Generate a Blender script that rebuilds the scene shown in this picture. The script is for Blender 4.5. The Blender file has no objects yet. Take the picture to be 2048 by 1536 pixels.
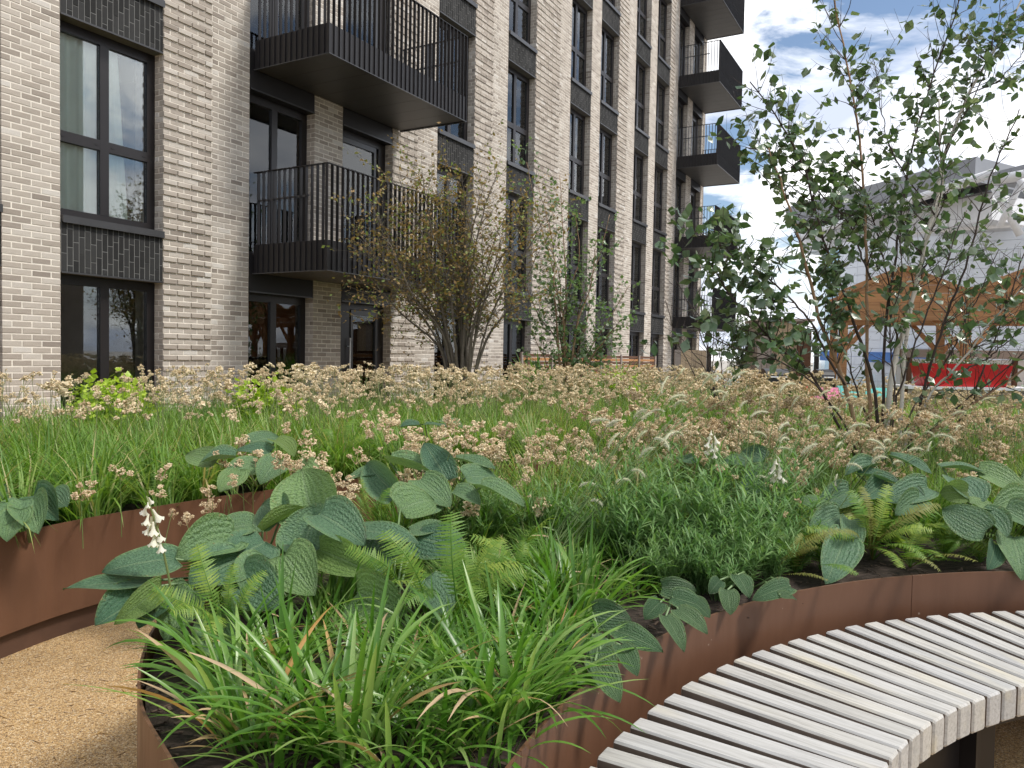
import bpy, math, random
import numpy as np
from mathutils import Matrix, Vector

random.seed(7)
RNG = np.random.default_rng(11)
R = math.radians
scene = bpy.context.scene
COL = scene.collection

# ------------------------------------------------------------------ camera
EYE = 1.5
F_PX, PITCH, ROLL = 1550.3, R(2.0843), R(-1.045)
_cp, _sp, _cr, _sr = math.cos(PITCH), math.sin(PITCH), math.cos(ROLL), math.sin(ROLL)
_right = np.array([1., 0, 0]); _fwd = np.array([0, _cp, -_sp]); _down = np.array([0, -_sp, -_cp])
CX = _cr * _right + _sr * _down
CY = -_sr * _right + _cr * _down
CM = np.array([CX, CY, _fwd])
cam_data = bpy.data.cameras.new('camera')
cam = bpy.data.objects.new('camera', cam_data)
COL.objects.link(cam)
cam_data.sensor_width = 36
cam_data.lens = 36 * F_PX / 2048
cam_data.clip_start = 0.05
cam_data.clip_end = 3000
mw = Matrix.Identity(4)
for i in range(3):
    mw[i][0] = CX[i]; mw[i][1] = -CY[i]; mw[i][2] = -_fwd[i]
mw[2][3] = EYE
cam.matrix_world = mw
scene.camera = cam
scene.render.resolution_x, scene.render.resolution_y = 1024, 768

# ------------------------------------------------------------------ sky and sun
SUN_AZ, SUN_EL = R(98), R(55)          # azimuth clockwise from +Y, elevation
world = bpy.data.worlds.new('World')
scene.world = world
world.use_nodes = True
wn, wl = world.node_tree.nodes, world.node_tree.links
wn.clear()
w_out = wn.new('ShaderNodeOutputWorld'); w_bg = wn.new('ShaderNodeBackground')
w_bg.inputs['Strength'].default_value = 0.092
w_sky = wn.new('ShaderNodeTexSky'); w_sky.sky_type = 'NISHITA'; w_sky.sun_disc = False
w_sky.sun_elevation = SUN_EL; w_sky.sun_rotation = SUN_AZ
w_sky.air_density = 1.0; w_sky.dust_density = 0.6
w_tc = wn.new('ShaderNodeTexCoord')
w_sep = wn.new('ShaderNodeSeparateXYZ'); wl.new(w_tc.outputs['Generated'], w_sep.inputs[0])
w_z = wn.new('ShaderNodeMath'); w_z.operation = 'ADD'; w_z.inputs[1].default_value = 0.22
w_zm = wn.new('ShaderNodeMath'); w_zm.operation = 'MAXIMUM'; w_zm.inputs[1].default_value = 0.0
wl.new(w_sep.outputs[2], w_zm.inputs[0]); wl.new(w_zm.outputs[0], w_z.inputs[0])
w_dx = wn.new('ShaderNodeMath'); w_dx.operation = 'DIVIDE'; wl.new(w_sep.outputs[0], w_dx.inputs[0]); wl.new(w_z.outputs[0], w_dx.inputs[1])
w_dy = wn.new('ShaderNodeMath'); w_dy.operation = 'DIVIDE'; wl.new(w_sep.outputs[1], w_dy.inputs[0]); wl.new(w_z.outputs[0], w_dy.inputs[1])
w_cmb = wn.new('ShaderNodeCombineXYZ'); wl.new(w_dx.outputs[0], w_cmb.inputs[0]); wl.new(w_dy.outputs[0], w_cmb.inputs[1])
w_cmb.inputs[2].default_value = 3.7
w_n1 = wn.new('ShaderNodeTexNoise'); w_n1.inputs['Scale'].default_value = 2.3; w_n1.inputs['Detail'].default_value = 9; w_n1.inputs['Roughness'].default_value = 0.56
w_n1.inputs['Distortion'].default_value = 0.35
wl.new(w_cmb.outputs[0], w_n1.inputs['Vector'])
w_r1 = wn.new('ShaderNodeValToRGB')
w_r1.color_ramp.elements[0].position = 0.42; w_r1.color_ramp.elements[1].position = 0.50
wl.new(w_n1.outputs['Fac'], w_r1.inputs[0])
w_n2 = wn.new('ShaderNodeTexNoise'); w_n2.inputs['Scale'].default_value = 1.9; w_n2.inputs['Detail'].default_value = 5
wl.new(w_cmb.outputs[0], w_n2.inputs['Vector'])
w_r2 = wn.new('ShaderNodeValToRGB')
w_r2.color_ramp.elements[0].position = 0.36; w_r2.color_ramp.elements[0].color = (5.6, 6.2, 7.6, 1)
w_r2.color_ramp.elements[1].position = 0.58; w_r2.color_ramp.elements[1].color = (13.0, 13.0, 13.1, 1)
wl.new(w_n2.outputs['Fac'], w_r2.inputs[0])
w_mix = wn.new('ShaderNodeMix'); w_mix.data_type = 'RGBA'
w_hz = wn.new('ShaderNodeMapRange'); w_hz.inputs['From Min'].default_value = 0.02; w_hz.inputs['From Max'].default_value = 0.16
w_hz.inputs['To Min'].default_value = 0.85; w_hz.inputs['To Max'].default_value = 0.0
wl.new(w_sep.outputs[2], w_hz.inputs['Value'])
w_mx = wn.new('ShaderNodeMath'); w_mx.operation = 'MAXIMUM'
wl.new(w_r1.outputs[0], w_mx.inputs[0]); wl.new(w_hz.outputs[0], w_mx.inputs[1])
wl.new(w_mx.outputs[0], w_mix.inputs['Factor'])
wl.new(w_sky.outputs[0], w_mix.inputs[6]); wl.new(w_r2.outputs[0], w_mix.inputs[7])
wl.new(w_mix.outputs[2], w_bg.inputs['Color'])
wl.new(w_bg.outputs[0], w_out.inputs['Surface'])

sun_data = bpy.data.lights.new('sun', 'SUN')
sun_data.energy = 2.4
sun_data.angle = R(11)
sun_data.color = (1.0, 0.95, 0.88)
sun = bpy.data.objects.new('sun', sun_data)
COL.objects.link(sun)
sd = Vector((math.sin(SUN_AZ) * math.cos(SUN_EL), math.cos(SUN_AZ) * math.cos(SUN_EL), math.sin(SUN_EL)))
sun.rotation_euler = sd.to_track_quat('Z', 'Y').to_euler()
sun.location = (20, 10, 40)

vs = scene.view_settings
vs.view_transform = 'Standard'; vs.look = 'None'; vs.gamma = 1.0; vs.use_curve_mapping = False
vs.exposure = 0.62
scene.render.engine = 'CYCLES'
scene.cycles.max_bounces = 7
scene.cycles.transparent_max_bounces = 10
scene.cycles.caustics_reflective = False
scene.cycles.caustics_refractive = False
try:
    scene.cycles.use_denoising = True
except Exception:
    pass

# ------------------------------------------------------------------ geometry helpers
def ray(x, y):
    return CM.T @ np.array([(x - 1024) / F_PX, (y - 768) / F_PX, 1.0])
def at(x, y, Y):
    """The point of the place seen at that spot of the photograph, Y metres ahead."""
    d = ray(x, y); p = d * (Y / d[1]); p[2] += EYE
    return p
def on_level(x, y, z):
    d = ray(x, y); p = d * ((z - EYE) / d[2]); p[2] = z
    return p

class MB:
    """collects faces; build() links them as ONE mesh object"""
    def __init__(s):
        s.V = []; s.F = []; s.T = []; s.U = []; s.n = 0
    def add(s, V, F, tint=0.0, uv=None):
        V = np.asarray(V, float).reshape(-1, 3)
        if isinstance(F, np.ndarray):
            F = (F + s.n).tolist()
        else:
            F = [[i + s.n for i in f] for f in F]
        s.V.append(V); s.F.extend(F)
        t = np.asarray(tint, float)
        s.T.append(np.full(len(V), float(t)) if t.ndim == 0 else t)
        s.U.append(np.zeros((len(V), 2)) if uv is None else np.asarray(uv, float))
        s.n += len(V)
        return s
    def box(s, x0, x1, y0, y1, z0, z1, tint=0.0):
        V = [(x0, y0, z0), (x1, y0, z0), (x1, y1, z0), (x0, y1, z0), (x0, y0, z1), (x1, y0, z1), (x1, y1, z1), (x0, y1, z1)]
        return s.add(V, [(0, 3, 2, 1), (4, 5, 6, 7), (0, 1, 5, 4), (1, 2, 6, 5), (2, 3, 7, 6), (3, 0, 4, 7)], tint)
    def bar(s, a, b, w, h, tint=0.0, up=(0, 0, 1)):
        a, b = np.array(a, float), np.array(b, float)
        d = b - a; d /= np.linalg.norm(d)
        x = np.cross(d, np.array(up, float))
        if np.linalg.norm(x) < 1e-4: x = np.cross(d, np.array([1., 0, 0]))
        x /= np.linalg.norm(x); z = np.cross(x, d)
        V = []
        for p in (a, b):
            for sx, sz in ((-1, -1), (1, -1), (1, 1), (-1, 1)):
                V.append(p + x * sx * w / 2 + z * sz * h / 2)
        return s.add(V, [(0, 1, 2, 3), (7, 6, 5, 4), (0, 4, 5, 1), (1, 5, 6, 2), (2, 6, 7, 3), (3, 7, 4, 0)], tint)
    def tube(s, P, rad, k=6, tint=0.0, cap=True):
        P = np.asarray(P, float); m = len(P)
        rad = np.broadcast_to(np.asarray(rad, float), (m,))
        T = np.gradient(P, axis=0); T /= np.linalg.norm(T, axis=1)[:, None] + 1e-9
        ref = np.array([0.31, 0.17, 0.93]) if abs(T[0][2]) < 0.9 else np.array([1., 0.1, 0.05])
        X = np.cross(T, ref); X /= np.linalg.norm(X, axis=1)[:, None] + 1e-9
        Z = np.cross(X, T)
        a = np.linspace(0, 2 * np.pi, k, endpoint=False)
        V = (P[:, None, :] + rad[:, None, None] * (np.cos(a)[None, :, None] * X[:, None, :] + np.sin(a)[None, :, None] * Z[:, None, :])).reshape(-1, 3)
        i = np.arange(m - 1)[:, None] * k; j = np.arange(k)[None, :]; j2 = (j + 1) % k
        F = np.stack([i + j, i + j2, i + k + j2, i + k + j], -1).reshape(-1, 4).tolist()
        if cap:
            F.append(list(range(k))[::-1]); F.append([(m - 1) * k + q for q in range(k)])
        return s.add(V, F, tint)
    def mesh(s, name, smooth=False, uv=False):
        me = bpy.data.meshes.new(name)
        V = np.concatenate(s.V)
        me.from_pydata(V.tolist(), [], s.F)
        a = me.attributes.new('tint', 'FLOAT', 'POINT')
        a.data.foreach_set('value', np.concatenate(s.T).astype(np.float32))
        if uv:
            U = np.concatenate(s.U)
            lay = me.uv_layers.new(name='UVMap')
            li = np.empty(len(me.loops), np.int32); me.loops.foreach_get('vertex_index', li)
            lay.data.foreach_set('uv', U[li].astype(np.float32).ravel())
        if smooth:
            me.shade_smooth()
        me.update()
        return me
    def build(s, name, mat, parent=None, smooth=False, uv=False, mw=None):
        return obj(name, s.mesh(name, smooth, uv), mat, parent, mw)

def obj(name, me, mat=None, parent=None, mw=None):
    if mat is not None and not me.materials:
        for m in (mat if isinstance(mat, (list, tuple)) else [mat]):
            me.materials.append(m)
    o = bpy.data.objects.new(name, me)
    COL.objects.link(o)
    if parent is not None: o.parent = parent
    if mw is not None: o.matrix_local = mw
    return o
def tag(o, label=None, cat=None, group=None, kind=None):
    for k, v in (('label', label), ('category', cat), ('group', group), ('kind', kind)):
        if v: o[k] = v
    return o
def empty(name, loc=(0, 0, 0), rz=0.0, label=None, cat=None, group=None):
    o = bpy.data.objects.new(name, None)
    COL.objects.link(o)
    o.location = loc; o.rotation_euler = (0, 0, rz)
    o.empty_display_size = 0.1
    return tag(o, label, cat, group)
def stuff(o): o['kind'] = 'stuff'; return o
def structure(o): o['kind'] = 'structure'; return o

# ------------------------------------------------------------------ material helpers
def mat_new(name):
    m = bpy.data.materials.new(name); m.use_nodes = True
    nt = m.node_tree; b = nt.nodes['Principled BSDF']
    return m, nt, b
def nd(nt, t, **kw):
    n = nt.nodes.new(t)
    for k, v in kw.items(): setattr(n, k, v)
    return n
def noise(nt, scale, detail=4, rough=0.55, coord='Object', dist=0.0, vec=None, stretch=None):
    n = nd(nt, 'ShaderNodeTexNoise')
    n.inputs['Scale'].default_value = scale; n.inputs['Detail'].default_value = detail
    n.inputs['Roughness'].default_value = rough; n.inputs['Distortion'].default_value = dist
    if vec is None:
        tc = nd(nt, 'ShaderNodeTexCoord'); vec = tc.outputs[coord]
    if stretch:
        mp = nd(nt, 'ShaderNodeMapping'); mp.inputs['Scale'].default_value = stretch
        nt.links.new(vec, mp.inputs['Vector']); vec = mp.outputs[0]
    nt.links.new(vec, n.inputs['Vector'])
    return n
def ramp(nt, src, stops):
    r = nd(nt, 'ShaderNodeValToRGB')
    e = r.color_ramp.elements
    while len(e) < len(stops): e.new(0.5)
    for el, (p, c) in zip(e, stops):
        el.position = p; el.color = (*c, 1) if len(c) == 3 else c
    nt.links.new(src, r.inputs[0])
    return r
def mixc(nt, fac, a, b, mode='MIX'):
    m = nd(nt, 'ShaderNodeMix', data_type='RGBA', blend_type=mode)
    for s, v in ((m.inputs['Factor'], fac), (m.inputs[6], a), (m.inputs[7], b)):
        if hasattr(v, 'links'): nt.links.new(v, s)
        elif isinstance(v, (tuple, list)): s.default_value = (*v, 1)
        else: s.default_value = v
    return m.outputs[2]
def math_n(nt, op, a, b=0.0, c=0.0):
    m = nd(nt, 'ShaderNodeMath', operation=op)
    for i, v in enumerate((a, b, c)):
        if hasattr(v, 'links'): nt.links.new(v, m.inputs[i])
        else: m.inputs[i].default_value = v
    return m.outputs[0]
def bump(nt, b, h, strength=0.3, dist=0.01):
    n = nd(nt, 'ShaderNodeBump'); n.inputs['Strength'].default_value = strength; n.inputs['Distance'].default_value = dist
    nt.links.new(h, n.inputs['Height']); nt.links.new(n.outputs[0], b.inputs['Normal'])
    return n
def tint_of(nt, rnd=0.0):
    a = nd(nt, 'ShaderNodeAttribute', attribute_name='tint')
    o = a.outputs['Fac']
    if rnd:
        oi = nd(nt, 'ShaderNodeObjectInfo')
        o = math_n(nt, 'MULTIPLY_ADD', oi.outputs['Random'], rnd, o)
    return o

def plain(name, c, rough=0.5, metal=0.0, var=0.12, scale=6.0, bmp=0.0, bscale=60, spec=0.5):
    m, nt, b = mat_new(name)
    n = noise(nt, scale, 6)
    lo = tuple(v * (1 - var) for v in c); hi = tuple(min(1, v * (1 + var)) for v in c)
    r = ramp(nt, n.outputs['Fac'], [(0.3, lo), (0.7, hi)])
    nt.links.new(r.outputs[0], b.inputs['Base Color'])
    b.inputs['Roughness'].default_value = rough; b.inputs['Metallic'].default_value = metal
    b.inputs['Specular IOR Level'].default_value = spec
    if bmp:
        n2 = noise(nt, bscale, 5); bump(nt, b, n2.outputs['Fac'], bmp, 0.004)
    return m

def leaf_mat(name, stops, trans=0.3, rough=0.45, spec=0.45, rnd=0.25, hosta=False, tscale=1.3):
    """colour follows the per-plant tint, with a translucent share"""
    m, nt, b = mat_new(name)
    t = tint_of(nt, rnd)
    n = noise(nt, 9.0, 3)
    t2 = math_n(nt, 'MULTIPLY_ADD', n.outputs['Fac'], 0.3, math_n(nt, 'SUBTRACT', t, 0.15))
    r = ramp(nt, t2, stops)
    col = r.outputs[0]
    if hosta:
        uvn = nd(nt, 'ShaderNodeUVMap')
        sp = nd(nt, 'ShaderNodeSeparateXYZ'); nt.links.new(uvn.outputs[0], sp.inputs[0])
        au = math_n(nt, 'ABSOLUTE', sp.outputs[0])
        ribs = math_n(nt, 'SINE', math_n(nt, 'MULTIPLY', math_n(nt, 'POWER', au, 0.8), 31.0))
        puck = noise(nt, 1.0, 2, vec=uvn.outputs[0], stretch=(11, 30, 1))
        ed = math_n(nt, 'MULTIPLY', math_n(nt, 'POWER', au, 9.0), 0.55)      # paler leaf margin
        col = mixc(nt, ed, col, (0.19, 0.30, 0.10))
        rib2 = math_n(nt, 'MULTIPLY_ADD', ribs, 0.5, 0.5)
        col = mixc(nt, math_n(nt, 'MULTIPLY', math_n(nt, 'POWER', rib2, 8.0), 0.12), col, (0.20, 0.30, 0.17))
        col = mixc(nt, 0.55, col, ramp(nt, puck.outputs['Fac'], [(0.38, (0.62, 0.66, 0.70)), (0.58, (1.06, 1.05, 1.02))]).outputs[0], 'MULTIPLY')
        wn_ = noise(nt, 16, 3, 0.6)
        wear = math_n(nt, 'MULTIPLY', math_n(nt, 'POWER', au, 5.0), ramp(nt, wn_.outputs['Fac'], [(0.60, (0, 0, 0)), (0.68, (1, 1, 1))]).outputs[0])
        col = mixc(nt, math_n(nt, 'MULTIPLY', wear, 0.8), col, (0.24, 0.17, 0.07))
        mid = math_n(nt, 'MULTIPLY', math_n(nt, 'POWER', math_n(nt, 'SUBTRACT', 1.0, au), 34.0), 0.6)
        col = mixc(nt, mid, col, (0.26, 0.36, 0.2))
        h = math_n(nt, 'MULTIPLY_ADD', puck.outputs['Fac'], 1.1, math_n(nt, 'MULTIPLY', rib2, -0.22))
        bump(nt, b, h, 1.0, 0.010)
    nt.links.new(col, b.inputs['Base Color'])
    b.inputs['Roughness'].default_value = rough; b.inputs['Specular IOR Level'].default_value = spec
    tr = nd(nt, 'ShaderNodeBsdfTranslucent')
    tc = mixc(nt, 1.0, col, (tscale, tscale * 1.05, tscale * 0.55), 'MULTIPLY')
    nt.links.new(tc, tr.inputs['Color'])
    mx = nd(nt, 'ShaderNodeMixShader'); mx.inputs[0].default_value = trans
    out = nt.nodes['Material Output']
    nt.links.new(b.outputs[0], mx.inputs[1]); nt.links.new(tr.outputs[0], mx.inputs[2])
    nt.links.new(mx.outputs[0], out.inputs['Surface'])
    return m

M = {}
def brick_mat(name, stops, bstr=0.5):
    m, nt, b = mat_new(name)
    t = tint_of(nt, 0.0)
    n = noise(nt, 5.5, 6, 0.6, stretch=(1, 1, 3))
    t2 = math_n(nt, 'MULTIPLY_ADD', n.outputs['Fac'], 0.55, math_n(nt, 'SUBTRACT', t, 0.27))
    r = ramp(nt, t2, stops)
    n2 = noise(nt, 70, 6, 0.65, stretch=(1, 1, 2.5))
    col = mixc(nt, 0.4, r.outputs[0], ramp(nt, n2.outputs['Fac'], [(0.3, (0.45, 0.45, 0.45)), (0.62, (1.0, 1.0, 1.0))]).outputs[0], 'MULTIPLY')
    n3 = noise(nt, 0.55, 5, 0.6)                                    # broad weathering over the wall
    col = mixc(nt, 0.22, col, ramp(nt, n3.outputs['Fac'], [(0.35, (0.55, 0.53, 0.5)), (0.62, (1.1, 1.1, 1.1))]).outputs[0], 'MULTIPLY')
    nt.links.new(col, b.inputs['Base Color'])
    b.inputs['Roughness'].default_value = 0.9; b.inputs['Specular IOR Level'].default_value = 0.2
    bump(nt, b, n2.outputs['Fac'], bstr, 0.006)
    return m
M['brick'] = brick_mat('greige brick', [(0.0, (0.29, 0.25, 0.215)), (0.3, (0.40, 0.35, 0.30)), (0.55, (0.50, 0.445, 0.385)), (0.8, (0.585, 0.535, 0.475)), (1.0, (0.67, 0.635, 0.585))])
M['dbrick'] = brick_mat('charcoal brick', [(0.0, (0.024, 0.024, 0.024)), (0.5, (0.035, 0.035, 0.035)), (1.0, (0.050, 0.050, 0.050))], 0.3)
M['mortar'] = plain('pale mortar', (0.72, 0.67, 0.59), 0.95, var=0.15, scale=9, bmp=0.4, bscale=180, spec=0.1)
M['dmortar'] = plain('grey mortar', (0.15, 0.15, 0.145), 0.95, var=0.15, scale=9, spec=0.1)
M['metal'] = plain('dark bronze aluminium', (0.014, 0.0125, 0.0135), 0.45, var=0.2, scale=3, spec=0.4)
M['frame'] = plain('dark window frame', (0.016, 0.0135, 0.0145), 0.38, var=0.15, scale=3, spec=0.5)
M['sill'] = plain('dark metal sill', (0.045, 0.045, 0.048), 0.35, var=0.15, scale=3, spec=0.6)
M['soffit'] = plain('grey soffit board', (0.060, 0.056, 0.052), 0.45, var=0.12, scale=2)
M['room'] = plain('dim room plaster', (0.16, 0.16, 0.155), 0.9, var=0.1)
M['curtain'] = plain('pale curtain', (0.84, 0.95, 0.88), 0.9, var=0.05)
M['curtainw'] = plain('white curtain', (0.74, 0.77, 0.75), 0.9, var=0.05)

def glass_mat(name, tint=(0.97, 0.99, 0.985), ior=1.52):
    m, nt, b = mat_new(name)
    nt.nodes.remove(b)
    tr = nd(nt, 'ShaderNodeBsdfTransparent'); tr.inputs[0].default_value = (*tint, 1)
    gl = nd(nt, 'ShaderNodeBsdfGlossy'); gl.inputs['Roughness'].default_value = 0.012
    gl.inputs['Color'].default_value = (0.93, 0.96, 0.98, 1)
    fr = nd(nt, 'ShaderNodeFresnel'); fr.inputs['IOR'].default_value = ior
    frs = math_n(nt, 'MULTIPLY_ADD', fr.outputs[0], 1.25, 0.02)
    n = noise(nt, 0.8, 0)
    bp = nd(nt, 'ShaderNodeBump'); bp.inputs['Strength'].default_value = 0.03; bp.inputs['Distance'].default_value = 0.02
    nt.links.new(n.outputs['Fac'], bp.inputs['Height']); nt.links.new(bp.outputs[0], gl.inputs['Normal'])
    mx = nd(nt, 'ShaderNodeMixShader')
    nt.links.new(frs, mx.inputs[0]); nt.links.new(tr.outputs[0], mx.inputs[1]); nt.links.new(gl.outputs[0], mx.inputs[2])
    nt.links.new(mx.outputs[0], nt.nodes['Material Output'].inputs['Surface'])
    return m
M['glass'] = glass_mat('window glass')

def steel_mat():
    m, nt, b = mat_new('brown coated steel')
    n = noise(nt, 2.2, 6, 0.6); n2 = noise(nt, 300, 2)
    r = ramp(nt, n.outputs['Fac'], [(0.3, (0.122, 0.058, 0.033)), (0.7, (0.142, 0.070, 0.041))])
    n3 = noise(nt, 14, 8, 0.7, stretch=(1, 1, 0.25))
    col = mixc(nt, 0.2, r.outputs[0], ramp(nt, n3.outputs['Fac'], [(0.32, (0.62, 0.6, 0.58)), (0.5, (1, 1, 1))]).outputs[0], 'MULTIPLY')
    n5 = noise(nt, 7, 5, 0.6, stretch=(1, 1, 0.07))
    col = mixc(nt, 0.30, col, ramp(nt, n5.outputs['Fac'], [(0.36, (0.66, 0.64, 0.62)), (0.52, (1, 1, 1)), (0.68, (1.14, 1.12, 1.10))]).outputs[0], 'MULTIPLY')
    n4 = noise(nt, 38, 2, 0.5)
    col = mixc(nt, ramp(nt, n4.outputs['Fac'], [(0.755, (0, 0, 0)), (0.775, (0.5, 0.5, 0.5))]).outputs[0], col, (0.42, 0.34, 0.27))
    nt.links.new(col, b.inputs['Base Color'])
    rr = ramp(nt, n3.outputs['Fac'], [(0.3, (0.5, 0.5, 0.5)), (0.7, (0.36, 0.36, 0.36))])
    nt.links.new(rr.outputs[0], b.inputs['Roughness'])
    b.inputs['Specular IOR Level'].default_value = 0.45
    bump(nt, b, n2.outputs['Fac'], 0.15, 0.001)
    return m
M['steel'] = steel_mat()
M['steel_dark'] = plain('brown steel plinth', (0.085, 0.042, 0.026), 0.6, var=0.2)

def slat_mat():
    m, nt, b = mat_new('weathered silver hardwood')
    oi = nd(nt, 'ShaderNodeObjectInfo')
    tc = nd(nt, 'ShaderNodeTexCoord')
    vadd = nd(nt, 'ShaderNodeVectorMath', operation='MULTIPLY_ADD')
    cmb = nd(nt, 'ShaderNodeCombineXYZ')
    for i in range(3): nt.links.new(oi.outputs['Random'], cmb.inputs[i])
    nt.links.new(cmb.outputs[0], vadd.inputs[0]); vadd.inputs[1].default_value = (37, 19, 53)
    nt.links.new(tc.outputs['Object'], vadd.inputs[2])
    g = noise(nt, 9, 8, 0.65, vec=vadd.outputs[0], stretch=(0.55, 11, 11), dist=0.4)
    base = ramp(nt, oi.outputs['Random'], [(0.0, (0.40, 0.395, 0.38)), (0.3, (0.47, 0.462, 0.44)), (0.6, (0.435, 0.435, 0.435)), (0.85, (0.48, 0.47, 0.445)), (1.0, (0.385, 0.39, 0.395))])
    col = mixc(nt, 0.75, base.outputs[0], ramp(nt, g.outputs['Fac'], [(0.28, (0.50, 0.48, 0.45)), (0.46, (0.92, 0.91, 0.88)), (0.72, (1.2, 1.2, 1.19))]).outputs[0], 'MULTIPLY')
    p = noise(nt, 3.0, 3, 0.5, vec=vadd.outputs[0], stretch=(0.7, 3, 3))
    col = mixc(nt, ramp(nt, p.outputs['Fac'], [(0.56, (0, 0, 0)), (0.74, (0.45, 0.45, 0.45))]).outputs[0], col, (0.55, 0.49, 0.33))
    p2 = noise(nt, 4.0, 5, 0.6, vec=vadd.outputs[0], stretch=(0.6, 5, 5))
    col = mixc(nt, ramp(nt, p2.outputs['Fac'], [(0.57, (0, 0, 0)), (0.74, (0.7, 0.7, 0.7))]).outputs[0], col, (0.26, 0.26, 0.26))
    cr = noise(nt, 6.0, 2, 0.4, vec=vadd.outputs[0], stretch=(0.8, 40, 40))
    col = mixc(nt, ramp(nt, cr.outputs['Fac'], [(0.27, (0.55, 0.55, 0.55)), (0.31, (0, 0, 0))]).outputs[0], col, (0.16, 0.14, 0.12))
    nt.links.new(col, b.inputs['Base Color'])
    b.inputs['Roughness'].default_value = 0.72; b.inputs['Specular IOR Level'].default_value = 0.25
    bump(nt, b, g.outputs['Fac'], 0.35, 0.003)
    return m
M['slat'] = slat_mat()

M['slat_side'] = plain('unbleached and shaded slat flank', (0.15, 0.115, 0.09), 0.8, var=0.3, scale=8)  # less bleached brown timber, darkened further to paint in the shade between slats
def path_mat():
    m, nt, b = mat_new('golden resin bound gravel')
    v = nd(nt, 'ShaderNodeTexVoronoi'); v.inputs['Scale'].default_value = 230
    tc = nd(nt, 'ShaderNodeTexCoord'); nt.links.new(tc.outputs['Object'], v.inputs['Vector'])
    sp = nd(nt, 'ShaderNodeSeparateColor'); nt.links.new(v.outputs['Color'], sp.inputs[0])
    c = ramp(nt, sp.outputs[0], [(0.0, (0.13, 0.085, 0.045)), (0.22, (0.33, 0.20, 0.085)), (0.5, (0.50, 0.315, 0.13)), (0.8, (0.58, 0.40, 0.19)), (1.0, (0.72, 0.60, 0.42))])
    n = noise(nt, 1.6, 5)
    col = mixc(nt, 0.35, c.outputs[0], ramp(nt, n.outputs['Fac'], [(0.3, (0.72, 0.70, 0.68)), (0.7, (1.05, 1.05, 1.05))]).outputs[0], 'MULTIPLY')
    n2 = noise(nt, 90, 3)
    col = mixc(nt, 0.5, col, ramp(nt, n2.outputs['Fac'], [(0.36, (0.45, 0.42, 0.4)), (0.52, (1, 1, 1))]).outputs[0], 'MULTIPLY')
    nt.links.new(col, b.inputs['Base Color']); b.inputs['Roughness'].default_value = 0.7
    bump(nt, b, v.outputs['Distance'], 0.8, -0.004)
    return m
M['path'] = path_mat()
def soil_mat():
    m, nt, b = mat_new('dark bark mulch')
    n = noise(nt, 26, 8, 0.7, stretch=(1, 2.4, 1)); n2 = noise(nt, 120, 4)
    c = ramp(nt, n.outputs['Fac'], [(0.3, (0.012, 0.008, 0.006)), (0.5, (0.045, 0.03, 0.022)), (0.62, (0.085, 0.06, 0.045)), (0.75, (0.15, 0.12, 0.095))])
    nt.links.new(c.outputs[0], b.inputs['Base Color']); b.inputs['Roughness'].default_value = 0.95
    bump(nt, b, n.outputs['Fac'], 1.0, 0.02)
    return m
M['soil'] = soil_mat()
M['bark_chip'] = plain('bark chip', (0.075, 0.050, 0.036), 0.9, var=0.6, scale=14)
M['paving'] = plain('terrace paving', (0.33, 0.30, 0.26), 0.85, var=0.2, scale=1.2)

G = leaf_mat
M['grass'] = G('woodrush grass', [(0.0, (0.05, 0.120, 0.018)), (0.35, (0.115, 0.240, 0.034)), (0.65, (0.19, 0.325, 0.055)), (0.85, (0.29, 0.38, 0.10)), (1.0, (0.44, 0.39, 0.18))], 0.38, 0.5)
M['strap'] = G('lily turf blade', [(0.0, (0.045, 0.130, 0.016)), (0.4, (0.095, 0.230, 0.030)), (0.75, (0.170, 0.325, 0.055)), (1.0, (0.28, 0.41, 0.13))], 0.40, 0.34, 0.6)
M['strapdry'] = G('dry straw blade', [(0.0, (0.42, 0.22, 0.06)), (0.5, (0.52, 0.33, 0.12)), (1.0, (0.50, 0.36, 0.22))], 0.25, 0.6, rnd=0.6)
M['hosta'] = G('blue green hosta leaf', [(0.0, (0.040, 0.105, 0.062)), (0.4, (0.068, 0.155, 0.086)), (0.7, (0.105, 0.200, 0.106)), (1.0, (0.17, 0.28, 0.10))], 0.20, 0.42, 0.45, rnd=0.5, hosta=True)
M['hostad'] = G('dark small hosta leaf', [(0.0, (0.040, 0.095, 0.042)), (0.5, (0.065, 0.140, 0.058)), (1.0, (0.11, 0.19, 0.08))], 0.14, 0.38, 0.5, rnd=0.5, hosta=True)
M['hostay'] = G('light green hosta leaf', [(0.0, (0.10, 0.20, 0.045)), (0.5, (0.15, 0.26, 0.06)), (1.0, (0.20, 0.31, 0.09))], 0.36, 0.42, 0.45, rnd=0.5, hosta=True)
M['fern'] = G('fern frond', [(0.0, (0.042, 0.120, 0.016)), (0.4, (0.095, 0.215, 0.028)), (0.75, (0.155, 0.265, 0.040)), (1.0, (0.27, 0.36, 0.06))], 0.36, 0.5, 0.35, rnd=0.45)
M['fernb'] = G('olive browning fern frond', [(0.0, (0.10, 0.085, 0.022)), (0.5, (0.17, 0.17, 0.04)), (1.0, (0.22, 0.25, 0.06))], 0.3, 0.55, 0.3, rnd=0.5)
M['feather'] = G('feathery leaf', [(0.0, (0.06, 0.15, 0.042)), (0.5, (0.125, 0.255, 0.075)), (1.0, (0.23, 0.36, 0.14))], 0.36, 0.5, 0.35, rnd=0.3)
M['lime'] = G('lime shrub leaf', [(0.0, (0.22, 0.34, 0.03)), (0.5, (0.36, 0.50, 0.05)), (1.0, (0.50, 0.62, 0.10))], 0.35, 0.45)
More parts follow.
